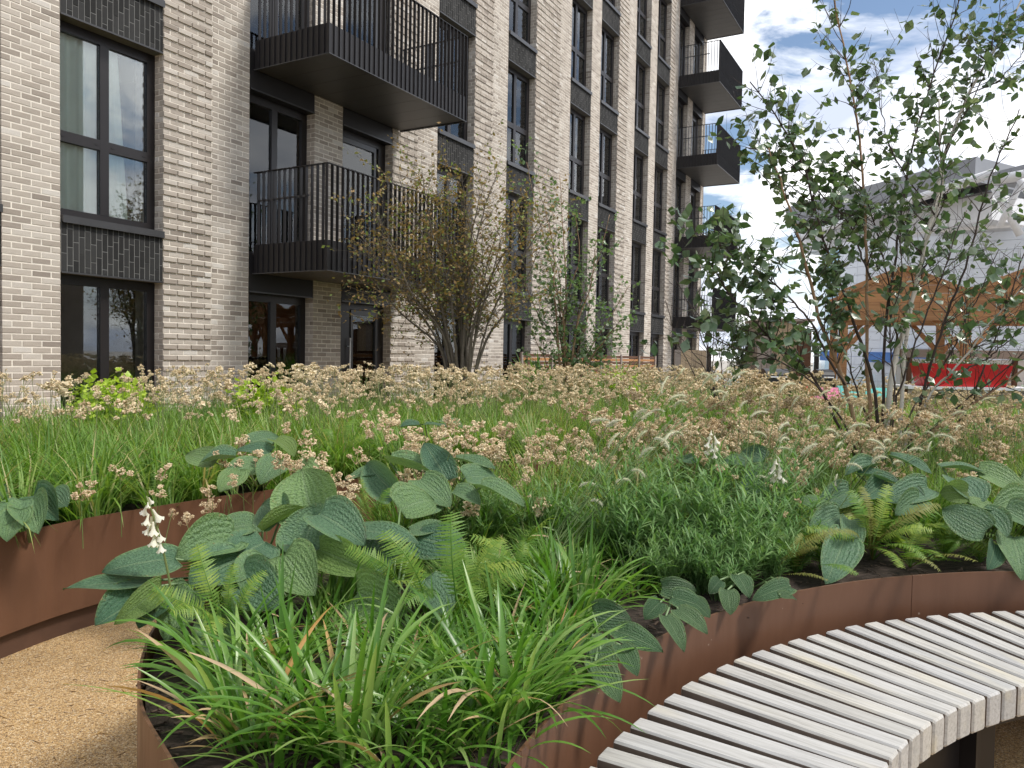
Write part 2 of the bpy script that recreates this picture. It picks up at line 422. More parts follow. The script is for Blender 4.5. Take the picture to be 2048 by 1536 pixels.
M['birch'] = G('birch leaf', [(0.0, (0.038, 0.080, 0.036)), (0.4, (0.075, 0.140, 0.062)), (0.75, (0.14, 0.21, 0.115)), (1.0, (0.27, 0.33, 0.24))], 0.28, 0.30, 0.8)
M['birchl'] = G('pale birch leaf', [(0.0, (0.06, 0.13, 0.05)), (0.4, (0.12, 0.21, 0.085)), (0.75, (0.19, 0.28, 0.13)), (1.0, (0.32, 0.38, 0.25))], 0.34, 0.36, 0.6)
M['brownleaf'] = G('browned shrub leaf', [(0.0, (0.11, 0.16, 0.04)), (0.32, (0.16, 0.19, 0.055)), (0.52, (0.25, 0.17, 0.065)), (0.75, (0.34, 0.22, 0.095)), (0.9, (0.20, 0.28, 0.07)), (1.0, (0.24, 0.33, 0.09))], 0.28, 0.55)
M['seed'] = G('tan seed head', [(0.0, (0.42, 0.30, 0.16)), (0.5, (0.66, 0.51, 0.32)), (1.0, (0.82, 0.70, 0.49))], 0.2, 0.9, 0.1, rnd=0.35, tscale=1.0)
M['stem'] = G('green stem', [(0.0, (0.07, 0.13, 0.03)), (0.6, (0.14, 0.20, 0.06)), (1.0, (0.30, 0.28, 0.12))], 0.1, 0.5)
M['white_fl'] = G('cream flower', [(0.0, (0.52, 0.55, 0.36)), (0.5, (0.72, 0.71, 0.57)), (1.0, (0.80, 0.77, 0.69))], 0.3, 0.7, 0.2, tscale=1.0)
M['petiole'] = plain('pale leaf stalk', (0.14, 0.22, 0.09), 0.5)

def bark_mat(name, c0, c1, marks=(0.03, 0.025, 0.02), amt=0.6):
    m, nt, b = mat_new(name)
    n = noise(nt, 5, 6, 0.6)
    r = ramp(nt, n.outputs['Fac'], [(0.3, c0), (0.7, c1)])
    n2 = noise(nt, 9, 5, 0.6, stretch=(1, 1, 6))
    col = mixc(nt, ramp(nt, n2.outputs['Fac'], [(0.60, (0, 0, 0)), (0.66, (amt, amt, amt))]).outputs[0], r.outputs[0], marks)
    nt.links.new(col, b.inputs['Base Color']); b.inputs['Roughness'].default_value = 0.75
    bump(nt, b, n2.outputs['Fac'], 0.4, 0.005)
    return m
M['bark_white'] = bark_mat('white birch bark', (0.50, 0.46, 0.40), (0.66, 0.63, 0.57))
M['bark_tan'] = bark_mat('tan birch bark', (0.26, 0.155, 0.085), (0.36, 0.24, 0.15))
M['bark_dark'] = bark_mat('dark twig bark', (0.035, 0.024, 0.020), (0.065, 0.045, 0.036))
M['bark_grey'] = bark_mat('grey brown bark', (0.085, 0.070, 0.050), (0.14, 0.115, 0.085))

def wood_mat(name, c, c2, rough=0.65, st=(0.5, 9, 9)):
    m, nt, b = mat_new(name)
    oi = nd(nt, 'ShaderNodeObjectInfo')
    g = noise(nt, 6, 7, 0.6, stretch=st, dist=0.3)
    r = ramp(nt, g.outputs['Fac'], [(0.3, c), (0.7, c2)])
    k = ramp(nt, oi.outputs['Random'], [(0, (0.78, 0.78, 0.78)), (1, (1.15, 1.12, 1.08))])
    nt.links.new(mixc(nt, 1.0, r.outputs[0], k.outputs[0], 'MULTIPLY'), b.inputs['Base Color'])
    b.inputs['Roughness'].default_value = rough
    bump(nt, b, g.outputs['Fac'], 0.25, 0.004)
    return m
M['cedar'] = wood_mat('orange cedar', (0.33, 0.15, 0.06), (0.47, 0.245, 0.105))
M['cedar_d'] = wood_mat('dark brown timber', (0.11, 0.050, 0.026), (0.18, 0.085, 0.045))
M['pale_wood'] = wood_mat('pale timber board', (0.45, 0.33, 0.22), (0.58, 0.45, 0.31))
M['grey_wood'] = wood_mat('greyed timber', (0.33, 0.27, 0.24), (0.45, 0.38, 0.34))
M['red'] = plain('glossy red paint', (0.52, 0.018, 0.022), 0.35, var=0.1)
M['white_clad'] = plain('white cladding panel', (0.72, 0.77, 0.84), 0.45, var=0.04, scale=0.3)
M['white_steel'] = plain('white painted steel', (0.74, 0.75, 0.77), 0.4, var=0.04)
M['grey_fascia'] = plain('grey roof fascia', (0.24, 0.25, 0.27), 0.5, var=0.08, scale=0.2)
M['black'] = plain('black enamel', (0.012, 0.012, 0.013), 0.3, var=0.2)
M['pink'] = plain('pink fabric', (0.62, 0.16, 0.30), 0.7)
M['teal'] = plain('teal painted metal', (0.10, 0.44, 0.42), 0.5)
M['blue'] = plain('blue sign board', (0.07, 0.19, 0.50), 0.5)
M['blue_glass'] = plain('blue facade glass', (0.26, 0.50, 0.66), 0.12, var=0.15, scale=0.4, spec=0.6)
M['orange'] = plain('orange lamp shade', (0.75, 0.30, 0.06), 0.5)
_b = M['orange'].node_tree.nodes['Principled BSDF']
_b.inputs['Emission Color'].default_value = (1.0, 0.42, 0.08, 1); _b.inputs['Emission Strength'].default_value = 0.55

# ------------------------------------------------------------------ ground
g = MB(); g.add([(-400, -200, 0), (400, -200, 0), (400, 900, 0), (-400, 900, 0)], [(0, 1, 2, 3)])
structure(g.build('ground', M['paving']))
g = MB(); g.add([(-9, -5, 0.004), (12, -5, 0.004), (12, 16, 0.004), (-9, 16, 0.004)], [(0, 1, 2, 3)])
structure(g.build('path', M['path']))

# ------------------------------------------------------------------ building
PHI = R(29.247)
UX, UY = math.sin(PHI), math.cos(PHI)          # along the facade, away from the camera
NX, NY = math.cos(PHI), -math.sin(PHI)         # out of the facade
D0 = -9.36
BLD = empty('apartment_building', (D0 * NX, D0 * NY, 0), math.pi / 2 - PHI,
            'pale brick apartment block with dark window bays and black metal balconies', 'building')
def fpt(t, out, z):
    return np.array([t * UX + (D0 + out) * NX, t * UY + (D0 + out) * NY, z])
ST = 3.075
def S_(k): return 2.415 + ST * k               # underside of the spandrel over storey k
def ztop(t): return 5.9 + max(0, t - 5) * 0.42  # how high the photograph sees at t
WINS = [(3.45, 4.855), (5.523, 6.923), (8.41, 9.80), (13.37, 14.78), (16.25, 17.66), (19.74, 21.15), (21.83, 23.26),
        (24.77, 26.19), (26.89, 28.34), (29.36, 30.67)]
DOORS = [(10.49, 11.89), (31.35, 32.735)]
# (t0, joint or None, t1, textured left share)
PIERS = [(2.0, None, 3.45), (4.855, None, 5.523), (6.923, 7.72, 8.41), (9.80, None, 10.49), (11.89, 12.69, 13.37),
         (14.78, 15.57, 16.25), (17.66, 19.04, 19.74), (21.15, None, 21.83), (23.26, 24.07, 24.77), (26.19, None, 26.89),
         (28.34, 28.85, 29.36), (30.67, None, 31.35), (32.735, None, 33.09)]
TOP = 23.0
DEPTH = 0.18

def brick_geo(x0, x1, z0, z1, y, c=0.004, back=0.05):
    """a brick seen from the front (-y), chamfered face"""
    V = []
    for yy, i in ((y + back, 0), (y + c, 0), (y, c)):
        V += [(x0 + i, yy, z0 + i), (x1 - i, yy, z0 + i), (x1 - i, yy, z1 - i), (x0 + i, yy, z1 - i)]
    Fc = [(8, 9, 10, 11)]
    for a in (0, 4):
        for q in range(4):
            r = (q + 1) % 4
            Fc.append((a + q, a + r, a + 4 + r, a + 4 + q))
    return V, Fc
_cache = {}
def tint_brick():
    t = random.gauss(0.52, 0.16)
    if random.random() < 0.07: t += 0.28
    if random.random() < 0.10: t -= 0.28
    return min(1.0, max(0.0, t))
rest = MB(); singles = []
back = MB()
CO = 0.075
for (p0, j, p1) in PIERS:
    zt = min(TOP, ztop(p1) + 1.2)
    # mortar core of the pier, with its sides
    back.box(p0 + 0.004, p1 - 0.004, 0.0035, 0.6, 0.0, TOP)
    spans = [(p0, p1, False)] if j is None else [(p0, j - 0.006, True), (j + 0.006, p1, False)]
    for (a, b, tex) in spans:
        k = 0; z = 0.0
        while z < zt:
            x = a; first = True
            off = (k % 2) * 0.1125
            while x < b - 0.02:
                w = 0.212 - (off if first else 0.0)
                first = False
                x1 = min(x + w, b)
                if b - x1 < 0.05: x1 = b
                y = random.uniform(-0.0015, 0.0015) - (0.017 if (tex and k % 2 == 0) else 0.0)
                dz = random.uniform(-0.001, 0.001)
                t = tint_brick()
                near = (p0 in (4.855,) and 1.30 < z < 5.75) or (p0 == 6.923 and tex and 1.36 < z < 3.30)
                if near and len(singles) < 300:
                    key = (round(x1 - x, 3), int(t * 7))
                    if key not in _cache:
                        V, Fc = brick_geo(0, x1 - x, 0.0065, CO - 0.0065, 0.0)
                        me = MB().add(V, Fc, (key[1] + 0.5) / 7).mesh('brick'); me.materials.append(M['brick'])
                        _cache[key] = me
                    singles.append((_cache[key], x, y, z + dz))
                else:
                    V, Fc = brick_geo(x, x1, z + 0.0065 + dz, z + CO - 0.0065 + dz, y)
                    rest.add(V, Fc, t)
                x = x1 + 0.013
            k += 1; z += CO
    # bricks of the reveal that faces the camera (left side of this pier)
    k = 0; z = 0.0
    while z < zt:
        cuts = [(0.0, DEPTH)] if k % 2 else [(0.0, 0.085), (0.095, DEPTH)]
        for (y0, y1) in cuts:
            t = tint_brick(); e = random.uniform(0, 0.0015)
            V, Fc = brick_geo(y0 + 0.004, y1, z + 0.005, z + CO - 0.005, -0.002 + e, back=0.012)
            V = [(p0 + yy, xx, zz) for (xx, yy, zz) in V]
            rest.add(V, Fc, t)
        k += 1; z += CO
wall = back.build('wall', M['mortar'], BLD)
stuff(rest.build('brickwork', M['brick'], BLD))
for me, x, y, z in singles:
    o = obj('brick', me, None, wall); o.location = (x, y, z)
g = MB()
for (p0, j, p1) in PIERS:                      # pale movement joints
    if j is not None: g.box(j - 0.005, j + 0.005, 0.004, 0.05, 0, TOP)
g.build('movement_joint', M['mortar'], BLD)
# far side return of the building, near-side continuation and dim rooms behind the glass
g = MB(); g.box(-6, 2.0, 0.0, 0.6, 0, TOP); g.box(33.094, 33.3, 0.02, 11, 0, TOP)
g.box(-6, 33.09, -0.1, 11, TOP, TOP + 0.5)
g.build('plain_wall', M['brick'], BLD)
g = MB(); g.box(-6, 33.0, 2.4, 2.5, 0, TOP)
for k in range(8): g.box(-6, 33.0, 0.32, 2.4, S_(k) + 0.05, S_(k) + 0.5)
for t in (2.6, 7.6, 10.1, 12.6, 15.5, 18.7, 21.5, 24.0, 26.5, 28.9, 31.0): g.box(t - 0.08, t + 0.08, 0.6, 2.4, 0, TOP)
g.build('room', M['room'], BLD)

# spandrels of upright charcoal bricks
def spandrel(t0, t1, zb, single, plainpanel=False):
    zt = zb + 0.61
    g = MB(); g.box(t0 + 0.008, t1 - 0.008, 0.004, 0.30, zb + 0.012, zt)
    g.add(*MB_box(t0 + 0.006, t1 - 0.012, -0.012, 0.30, zb - 0.006, zb + 0.006), 0.0)
    sp = g.build('spandrel', M['dmortar'] if not plainpanel else M['metal'], BLD)
    # pale steel angle under the bricks
    e = MB(); e.box(t0 + 0.006, t1 - 0.014, -0.016, -0.0125, zb - 0.012, zb + 0.010); e.build('lintel_edge', M['sill'], sp)
    x = t0 + 0.012; c = 0
    allb = MB(); lst = []
    while x < t1 - 0.03:
        x1 = min(x + 0.065, t1 - 0.008)
        z = zb + 0.014; o = [0.215, 0.07, 0.145][c % 3] - random.uniform(0, 0.012)
        first = True
        while z < zt - 0.015:
            h = o if first else 0.215
            first = False
            z1 = min(z + h, zt - 0.002)
            lst.append((x, x1, z, z1, random.random()))
            z = z1 + 0.009
        x += 0.0745; c += 1
    for (x, x1, z, z1, t) in lst:
        if plainpanel: break
        y = random.uniform(-0.0015, 0.001)
        if single:
            key = ('d', round(z1 - z, 2), round(x1 - x, 3), int(t * 4))
            if key not in _cache:
                V, Fc = brick_geo(0, x1 - x, 0, z1 - z, 0, back=0.02)
                me = MB().add(V, Fc, (key[3] + 0.5) / 4).mesh('spandrel_brick'); me.materials.append(M['dbrick'])
                _cache[key] = me
            ob = obj('spandrel_brick', _cache[key], None, sp); ob.location = (x, y, z)
        else:
            V, Fc = brick_geo(x, x1, z, z1, y, back=0.02); allb.add(V, Fc, t)
    if not single and not plainpanel:
        stuff(allb.build('spandrel_brick', M['dbrick'], sp))
    return sp
def MB_box(*a):
    m = MB(); m.box(*a); return m.V[0], m.F

def window(t0, t1, z0, z1, transom, mull, sill, style, seed):
    """frame is the part; panes, curtain and sill hang on it"""
    rg = random.Random(seed)
    y0, y1 = DEPTH, DEPTH + 0.07
    f = MB(); w = 0.062
    f.box(t0, t0 + 0.075, y0, y1, z0, z1); f.box(t1 - 0.115, t1, y0, y1, z0, z1)
    f.box(t0 + 0.075, t1 - 0.115, y0, y1, z1 - 0.13, z1); f.box(t0 + 0.075, t1 - 0.115, y0, y1, z0, z0 + 0.10)
    # dark lining of the reveal (head and left side)
    f.box(t0 - 0.02, t0 + 0.004, 0.02, y0, z0, z1); f.box(t0 + 0.004, t1 - 0.004, 0.3, y0 + 0.09, z1 - 0.02, z1 - 0.004)
    m = t0 + (t1 - t0) * 0.482 if mull is None else mull
    cells = [(t0 + 0.075, m - 0.06), (m + 0.06, t1 - 0.115)]
    f.box(m - 0.06, m + 0.06, y0 - 0.004, y1, z0 + 0.10, z1 - 0.13)
    rows = [(z0 + 0.10, z1 - 0.13)]
    if transom:
        for (a, b) in cells: f.box(a, b, y0 - 0.002, y1, transom - 0.065, transom + 0.065)
        rows = [(z0 + 0.10, transom - 0.065), (transom + 0.065, z1 - 0.13)]
        for (a, b) in cells:                       # drainage caps
            for q in (a + 0.05, b - 0.05): f.box(q - 0.02, q + 0.02, y0 - 0.008, y0 - 0.003, transom - 0.008, transom + 0.004)
    fr = f.build('window', M['frame'], BLD)
    for (a, b) in cells:
        for (c, d) in rows:
            MB().box(a, b, y0 + 0.03, y0 + 0.036, c, d).build('pane', M['glass'], fr)
    if sill:
        s = MB(); s.box(t0 + 0.008, t1 - 0.008, -0.045, y0, z0 - 0.085, z0 - 0.012); s.box(t0 + 0.008, t1 - 0.008, -0.045, -0.035, z0 - 0.10, z0 - 0.085)
        s.build('sill', M['sill'], fr)
    def curtain(a, b, mat, slant=0.0):
        n = max(8, int((b - a) / 0.018)); s = np.linspace(0, 1, n)
        V = []; 
        for zz, sl in ((z0 + 0.02, slant), (z1 - 0.05, 0.0)):
            for q in s:
                V.append((a + (b - a + sl) * q, y0 + 0.105 + 0.018 * math.sin(q * (b - a) * 46 + seed) + 0.01 * math.sin(q * 21), zz))
        Fc = [(i, i + 1, n + i + 1, n + i) for i in range(n - 1)]
        c = MB().add(V, Fc).build('curtain', mat, fr, smooth=True)
        return c
    if style == 'near':
        curtain(t0, m + 0.02, M['curtain']); curtain(m + 0.05, m + 0.24, M['curtain'], 0.16)
    elif style == 'full':
        curtain(t0, t1 - 0.25, M['curtainw'])
    elif style == 'left':
        curtain(t0, t0 + 0.55 + rg.random() * 0.3, M['curtainw'])
    elif style == 'right':
        curtain(m + 0.2, m + 0.55, M['curtain'])
    return fr

for ci, (t0, t1) in enumerate(WINS):
    for k in range(0, 7):
        if k and S_(k - 1) > ztop(t1) + 0.6: break
        z0 = 0.05 if k == 0 else S_(k - 1) + 0.695
        sty = ['none', 'left', 'full', 'full', 'left', 'full'][(ci * 2 + k * 3) % 6]
        if (ci, k) == (1, 1): sty = 'near'
        if k == 0: sty = 'none' if ci < 2 else ('right' if ci == 2 else 'left')
        if ci == 2: sty = 'right'
        bal = ci in (2, 9)
        window(t0, t1, z0 if not bal or k == 0 else S_(k - 1) + 0.50, S_(k), None if (k == 0 or bal) else z0 + 0.985,
               None, k > 0 and not bal, sty, ci * 13 + k)
        if S_(k) < ztop(t1) + 0.6:
            spandrel(t0, t1, S_(k), ci in (1, 3) and k < 2, plainpanel=bal)
# balcony doors
def door(t0, t1, z0, z1, entrance):
    y0, y1 = DEPTH, DEPTH + 0.07
    f = MB()
    f.box(t0, t0 + 0.09, y0, y1, z0, z1); f.box(t1 - 0.20, t1, y0, y1, z0, z1); f.box(t0 + 0.09, t1 - 0.20, y0, y1, z1 - 0.12, z1)
    a, b = (t0 + 0.52, t1 - 0.24) if entrance else (t0 + 0.13, t1 - 0.34)
    if entrance: f.box(t0 + 0.09, a - 0.07, y0 + 0.01, y1, z0, z1 - 0.12)
    dr = f.build('door', M['frame'], BLD)
    l = MB(); l.box(a - 0.06, a, y0 - 0.01, y1, z0, z1 - 0.13); l.box(b, b + 0.06, y0 - 0.01, y1, z0, z1 - 0.13)
    l.box(a, b, y0 - 0.01, y1, z1 - 0.22, z1 - 0.13); l.box(a, b, y0 - 0.01, y1, z0, z0 + 0.14)
    l.build('leaf_frame', M['sill'], dr)
    MB().box(a, b, y0 + 0.02, y0 + 0.026, z0 + 0.14, z1 - 0.22).build('pane', M['glass'], dr)
    if entrance:
        h = MB(); h.tube([(a - 0.12, y0 - 0.05, z0 + 0.35), (a - 0.12, y0 - 0.05, z0 + 1.75)], 0.014, 8)
        h.tube([(a - 0.12, y0 + 0.01, z0 + 0.5), (a - 0.12, y0 - 0.05, z0 + 0.5)], 0.009, 6); h.tube([(a - 0.12, y0 + 0.01, z0 + 1.6), (a - 0.12, y0 - 0.05, z0 + 1.6)], 0.009, 6)
        h.build('pull_handle', M['white_steel'], dr)
    return dr
for ci, (t0, t1) in enumerate(DOORS):
    for k in range(0, 6):
        if k and S_(k - 1) > ztop(t1) + 0.6: break
        door(t0, t1, 0.02 if k == 0 else S_(k - 1) + 0.50, S_(k), k == 0)
        if S_(k) < ztop(t1) + 0.6: spandrel(t0, t1, S_(k), False, plainpanel=True)

# balconies: deck box with skirt and soffit boards, flat balusters, handrail
def balcony(t0, t1, zb, out, single):
    sk, rt = zb + 0.45, zb + 1.55
    b = MB()
    b.box(t0 + 0.03, t1 - 0.03, -out + 0.03, -0.02, zb + 0.05, zb + 0.34)           # deck
    for (x0, x1, y0, y1) in ((t0 + 0.022, t1 - 0.022, -out + 0.022, -out + 0.030), (t0 + 0.022, t0 + 0.030, -out + 0.031, -0.02), (t1 - 0.030, t1 - 0.022, -out + 0.031, -0.02)):
        b.box(x0, x1, y0, y1, zb + 0.012, sk)                                        # skirt sheets
    bo = b.build('balcony', M['metal'], BLD)
    r = MB()
    for (x0, x1, y0, y1, z0, z1) in ((t0, t1, -out, -out + 0.05, rt - 0.012, rt), (t0, t0 + 0.05, -out + 0.051, -0.02, rt - 0.012, rt), (t1 - 0.05, t1, -out + 0.051, -0.02, rt - 0.012, rt)):
        r.box(x0, x1, y0, y1, z0, z1)
    r.build('handrail', M['metal'], bo)
    r = MB()
    for (x0, x1, y0, y1, z0, z1) in ((t0, t1, -out - 0.006, -out + 0.02, zb, zb + 0.012), (t0 - 0.006, t0 + 0.02, -out + 0.021, -0.02, zb, zb + 0.012), (t1 - 0.02, t1 + 0.006, -out + 0.021, -0.02, zb, zb + 0.012)):
        r.box(x0, x1, y0, y1, z0, z1)
    r.box(t0 + 0.03, t0 + 0.05, -out + 0.4, -0.1, zb + 1.1, zb + 1.13); r.box(t1 - 0.05, t1 - 0.03, -out + 0.1, -0.1, zb + 1.1, zb + 1.13)
    r.build('edge_trim', M['sill'], bo)
    n = int((t1 - t0 - 0.06) / 0.4); w = (t1 - t0 - 0.08) / n
    for i in range(n):
        MB().box(t0 + 0.04 + i * w + 0.003, t0 + 0.04 + (i + 1) * w - 0.003, -out + 0.03, -0.03, zb + 0.020, zb + 0.045).build('soffit_board', M['soffit'], bo)
    th, dp = 0.012, 0.05
    mf = MB().box(-th / 2, th / 2, 0, dp, zb + 0.012, rt - 0.012).mesh('baluster')
    ms = MB().box(0, dp, -th / 2, th / 2, zb + 0.012, rt - 0.012).mesh('baluster')
    mf.materials.append(M['metal']); ms.materials.append(M['metal'])
    n = int(round((t1 - t0) / 0.112)); js = MB()
    def put(me, x, y):
        if single:
            o = obj('baluster', me, None, bo); o.location = (x, y, 0)
        else:
            V = np.array([v.co for v in me.vertices]) + np.array([x, y, 0]); js.add(V, [list(p.vertices) for p in me.polygons])
    for i in range(n + 1): put(mf, t0 + 0.006 + (t1 - t0 - 0.012) * i / n, -out - 0.003 if False else -out + 0.0005)
    n2 = int(round(out / 0.112))
    for i in range(1, n2):
        y = -out + out * i / n2
        put(ms, t0 + 0.0005, y); put(ms, t1 - dp - 0.0005, y)
    if not single: stuff(js.build('baluster', M['metal'], bo))
    return bo
balcony(8.47, 12.10, 2.68, 1.53, True)
balcony(8.47, 12.10, 5.765, 1.53, True)
for q in range(5):
    balcony(29.36, 32.97, 2.68 + ST * q, 1.585, False)
# warm pendant lamp behind the first balcony window
lp = fpt(9.405, -1.0, 5.0)
g = MB(); a = np.linspace(0, 2 * np.pi, 20, endpoint=False)
V = [(0.19 * math.cos(q), 0.19 * math.sin(q), -0.02) for q in a] + [(0.13 * math.cos(q), 0.13 * math.sin(q), 0.03) for q in a] + [(0.02 * math.cos(q), 0.02 * math.sin(q), 0.05) for q in a]
Fc = [(r * 20 + i, r * 20 + (i + 1) % 20, r * 20 + 20 + (i + 1) % 20, r * 20 + 20 + i) for r in (0, 1) for i in range(20)] + [tuple(range(20))[::-1]]
g.add(V, Fc)
lamp = empty('pendant_lamp', lp, 0, 'flat orange pendant lamp glowing behind the first floor balcony window', 'lamp')
g.build('lamp_shade', M['orange'], lamp, smooth=True)
MB().tube([(0, 0, 0.05), (0, 0, 0.9)], 0.004, 5).build('cord', M['black'], lamp)

# ------------------------------------------------------------------ planters
def catmull(P, n=10, closed=False):
    P = np.asarray(P, float); out = []
    m = len(P)
    for i in range(m if closed else m - 1):
        p0, p1, p2, p3 = (P[(i - 1) % m] if (closed or i > 0) else 2 * P[0] - P[1]), P[i], P[(i + 1) % m], (P[(i + 2) % m] if (closed or i + 2 < m) else 2 * P[-1] - P[-2])
        for s in np.linspace(0, 1, n, endpoint=False):
            out.append(0.5 * (2 * p1 + (p2 - p0) * s + (2 * p0 - 5 * p1 + 4 * p2 - p3) * s * s + (3 * p1 - p0 - 3 * p2 + p3) * s ** 3))
    if not closed: out.append(P[-1])
    return np.array(out)
BC, BR = np.array([2.469, 0.737]), 2.629
arc = np.array([BC + BR * np.array([math.cos(R(a)), math.sin(R(a))]) for a in np.linspace(165, 62, 100)])
near_rest = catmull([arc[-1], (4.5, 2.85), (5.5, 3.2), (6.4, 4.2), (6.5, 5.4), (5.7, 6.2), (4.4, 6.5), (3.0, 6.3), (1.6, 5.75), (0.5, 5.0), (-0.35, 4.25), (-0.85, 3.55), (-1.11, 3.0),
                     (-1.165, 2.60), (-1.08, 2.262), (-0.942, 1.955), (-0.775, 1.72), (-0.58, 1.48), (-0.40, 1.33), (-0.22, 1.26), (-0.11, 1.31), tuple(arc[0])], 8)
NEAR = np.concatenate([arc, near_rest[1:-1]])
far_front = catmull([(-3.2, 0.2), (-2.78, 1.0), (-2.64, 2.1), (-2.52, 3.05), (-2.40, 3.624), (-2.246, 4.056), (-1.924, 4.561), (-1.667, 4.893), (-0.95, 5.65), (0.0, 6.4), (1.3, 7.15), (2.9, 7.7), (4.6, 7.95), (6.4, 7.8), (8.2, 7.0)], 9)
far_rest = np.array([(10.5, 9), (10.0, 14), (8.0, 19), (3.84, 21.9), (-4.95, 6.2), (-5.6, 3.0), (-4.6, 0.6)])
FAR = np.concatenate([far_front, far_rest])
def inside(P, poly):
    x, y = P[:, 0], P[:, 1]; c = np.zeros(len(P), bool); j = len(poly) - 1
    for i in range(len(poly)):
        xi, yi = poly[i]; xj, yj = poly[j]
        if yi != yj:
            c ^= ((yi > y) != (yj > y)) & (x < (xj - xi) * (y - yi) / (yj - yi) + xi)
        j = i
    return c
SOIL = 0.545
def planter(name, poly, panels, label, plinth=True):
    root = empty(name, (float(poly[0][0]), float(poly[0][1]), 0), 0, label, 'planter')
    off = np.array([poly[0][0], poly[0][1], 0])
    cen = poly.mean(0)
    nrm = []
    m = len(poly)
    area = 0.5 * np.sum(poly[:, 0] * np.roll(poly[:, 1], -1) - np.roll(poly[:, 0], -1) * poly[:, 1])
    sgn = 1 if area > 0 else -1
    T = np.roll(poly, -1, 0) - np.roll(poly, 1, 0); T /= np.linalg.norm(T, axis=1)[:, None]
    N = np.stack([T[:, 1], -T[:, 0]], 1) * sgn              # outward
    def strip(idx, o_out, o_in, z0, z1):
        a = poly[idx] + N[idx] * o_out; b = poly[idx] + N[idx] * o_in
        k = len(idx); V = []
        for q in range(k):
            V += [(a[q][0], a[q][1], z0), (a[q][0], a[q][1], z1), (b[q][0], b[q][1], z1), (b[q][0], b[q][1], z0)]
        Fc = []
        for q in range(k - 1):
            for e in range(4): Fc.append((q * 4 + e, q * 4 + (e + 1) % 4, q * 4 + 4 + (e + 1) % 4, q * 4 + 4 + e))
        Fc += [(0, 1, 2, 3), ((k - 1) * 4 + 3, (k - 1) * 4 + 2, (k - 1) * 4 + 1, (k - 1) * 4)]
        return np.array(V) - off, Fc
    cuts = panels + [m]
    prev = 0
    for c in cuts:
        idx = np.arange(prev, min(c + 1, m + 1)) % m
        V, Fc = strip(idx, 0.0, -0.008, 0.125, 0.60)
        # hairline gap between sheets
        d = (V[4] - V[0]); d = d / np.linalg.norm(d) * 0.0015; V[0:4] += d
        d = (V[-8] - V[-4]); d = d / np.linalg.norm(d) * 0.0015; V[-4:] += d
        MB().add(V, Fc).build('wall_panel', M['steel'], root, smooth=False)
        prev = c
    V, Fc = strip(np.arange(0, m + 1) % m, -0.035, -0.045, 0.0, 0.135)
    MB().add(V, Fc).build('plinth', M['steel_dark'], root)
    # soil as a slightly uneven sheet: a fan grid clipped to the outline
    import mathutils
    pts = poly + N * -0.02
    tess = mathutils.geometry.tessellate_polygon([[Vector((p[0], p[1], 0)) for p in pts]])
    V = np.array([(p[0], p[1], SOIL) for p in pts]) - off
    MB().add(V, [list(t) for t in tess]).build('soil', M['soil'], root)
    return root
def arc_i(a): return int(round((165 - a) / (165 - 62) * 99))
planter('steel_planter', NEAR, [arc_i(158.1), arc_i(106.4), 99, 120, 160, 200, 235, 258], 'brown steel planter with curved rim in front, beside the slatted bench')
planter('steel_planter', FAR, [60, 95, len(far_front) - 1, len(far_front) + 2], 'long brown steel planter across the path on the left, below the building')

# ------------------------------------------------------------------ bench
def radial(a, r, z=0.0): return np.array([BC[0] + r * math.cos(R(a)), BC[1] + r * math.sin(R(a)), z])
bench = empty('slatted_bench', (float(BC[0]), float(BC[1]), 0), 0, 'curved bench of weathered silver timber slats against the brown planter', 'bench')
def slat_mesh():
    L0, L1, w, z0, z1, c = 1.93, 2.562, 0.0705, 0.343, 0.45, 0.006
    prof = [(-w / 2, z0 + c), (-w / 2 + c, z0), (w / 2 - c, z0), (w / 2, z0 + c), (w / 2, z1 - c), (w / 2 - c, z1), (-w / 2 + c, z1), (-w / 2, z1 - c)]
    V = []
    for x, ins in ((L0, 0.006), (L0 + 0.006, 0.0), (L1 - 0.004, 0.0), (L1, 0.004)):
        for (y, z) in prof:
            V.append((x, y * (1 - ins / (w / 2)), z + (ins if z < 0.4 else -ins)))
    Fc = []
    for r in range(3):
        for i in range(8):
            Fc.append((r * 8 + i, r * 8 + (i + 1) % 8, r * 8 + 8 + (i + 1) % 8, r * 8 + 8 + i))
    Fc += [tuple(range(8))[::-1], tuple(range(24, 32))]
    me = MB().add(V, Fc).mesh('slat')
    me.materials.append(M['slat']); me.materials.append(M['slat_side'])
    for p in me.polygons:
        if abs(p.normal.y) > 0.9: p.material_index = 1        # flanks: less bleached timber plus gap shade painted into the colour
    return me
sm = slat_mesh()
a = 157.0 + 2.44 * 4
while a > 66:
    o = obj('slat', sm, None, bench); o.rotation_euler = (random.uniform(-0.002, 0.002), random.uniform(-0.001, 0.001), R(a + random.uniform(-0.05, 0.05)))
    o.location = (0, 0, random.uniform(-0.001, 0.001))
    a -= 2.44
for rr in (2.02, 2.46):
    P = [radial(q, rr, 0.318) - np.array([BC[0], BC[1], 0]) for q in np.linspace(167, 66, 60)]
    g = MB()
    for p, q in zip(P[:-1], P[1:]): g.bar(p, q, 0.05, 0.048)
    g.build('support_rail', M['metal'], bench)
for q in (160, 130, 117, 92, 72):
    g = MB(); p0, p1 = radial(q, 2.0) - np.array([BC[0], BC[1], 0]), radial(q, 2.48) - np.array([BC[0], BC[1], 0])
    g.bar(p0 + [0, 0, 0.15], p1 + [0, 0, 0.15], 0.012, 0.28)
    g.build('leg', M['metal'], bench)
g = MB(); ps = [radial(q, 2.06) - np.array([BC[0], BC[1], 0]) for q in np.linspace(126, 112, 8)]
for p, q in zip(ps[:-1], ps[1:]): g.bar(p + [0, 0, 0.147], q + [0, 0, 0.147], 0.006, 0.285)
g.build('kick_panel', M['metal'], bench)

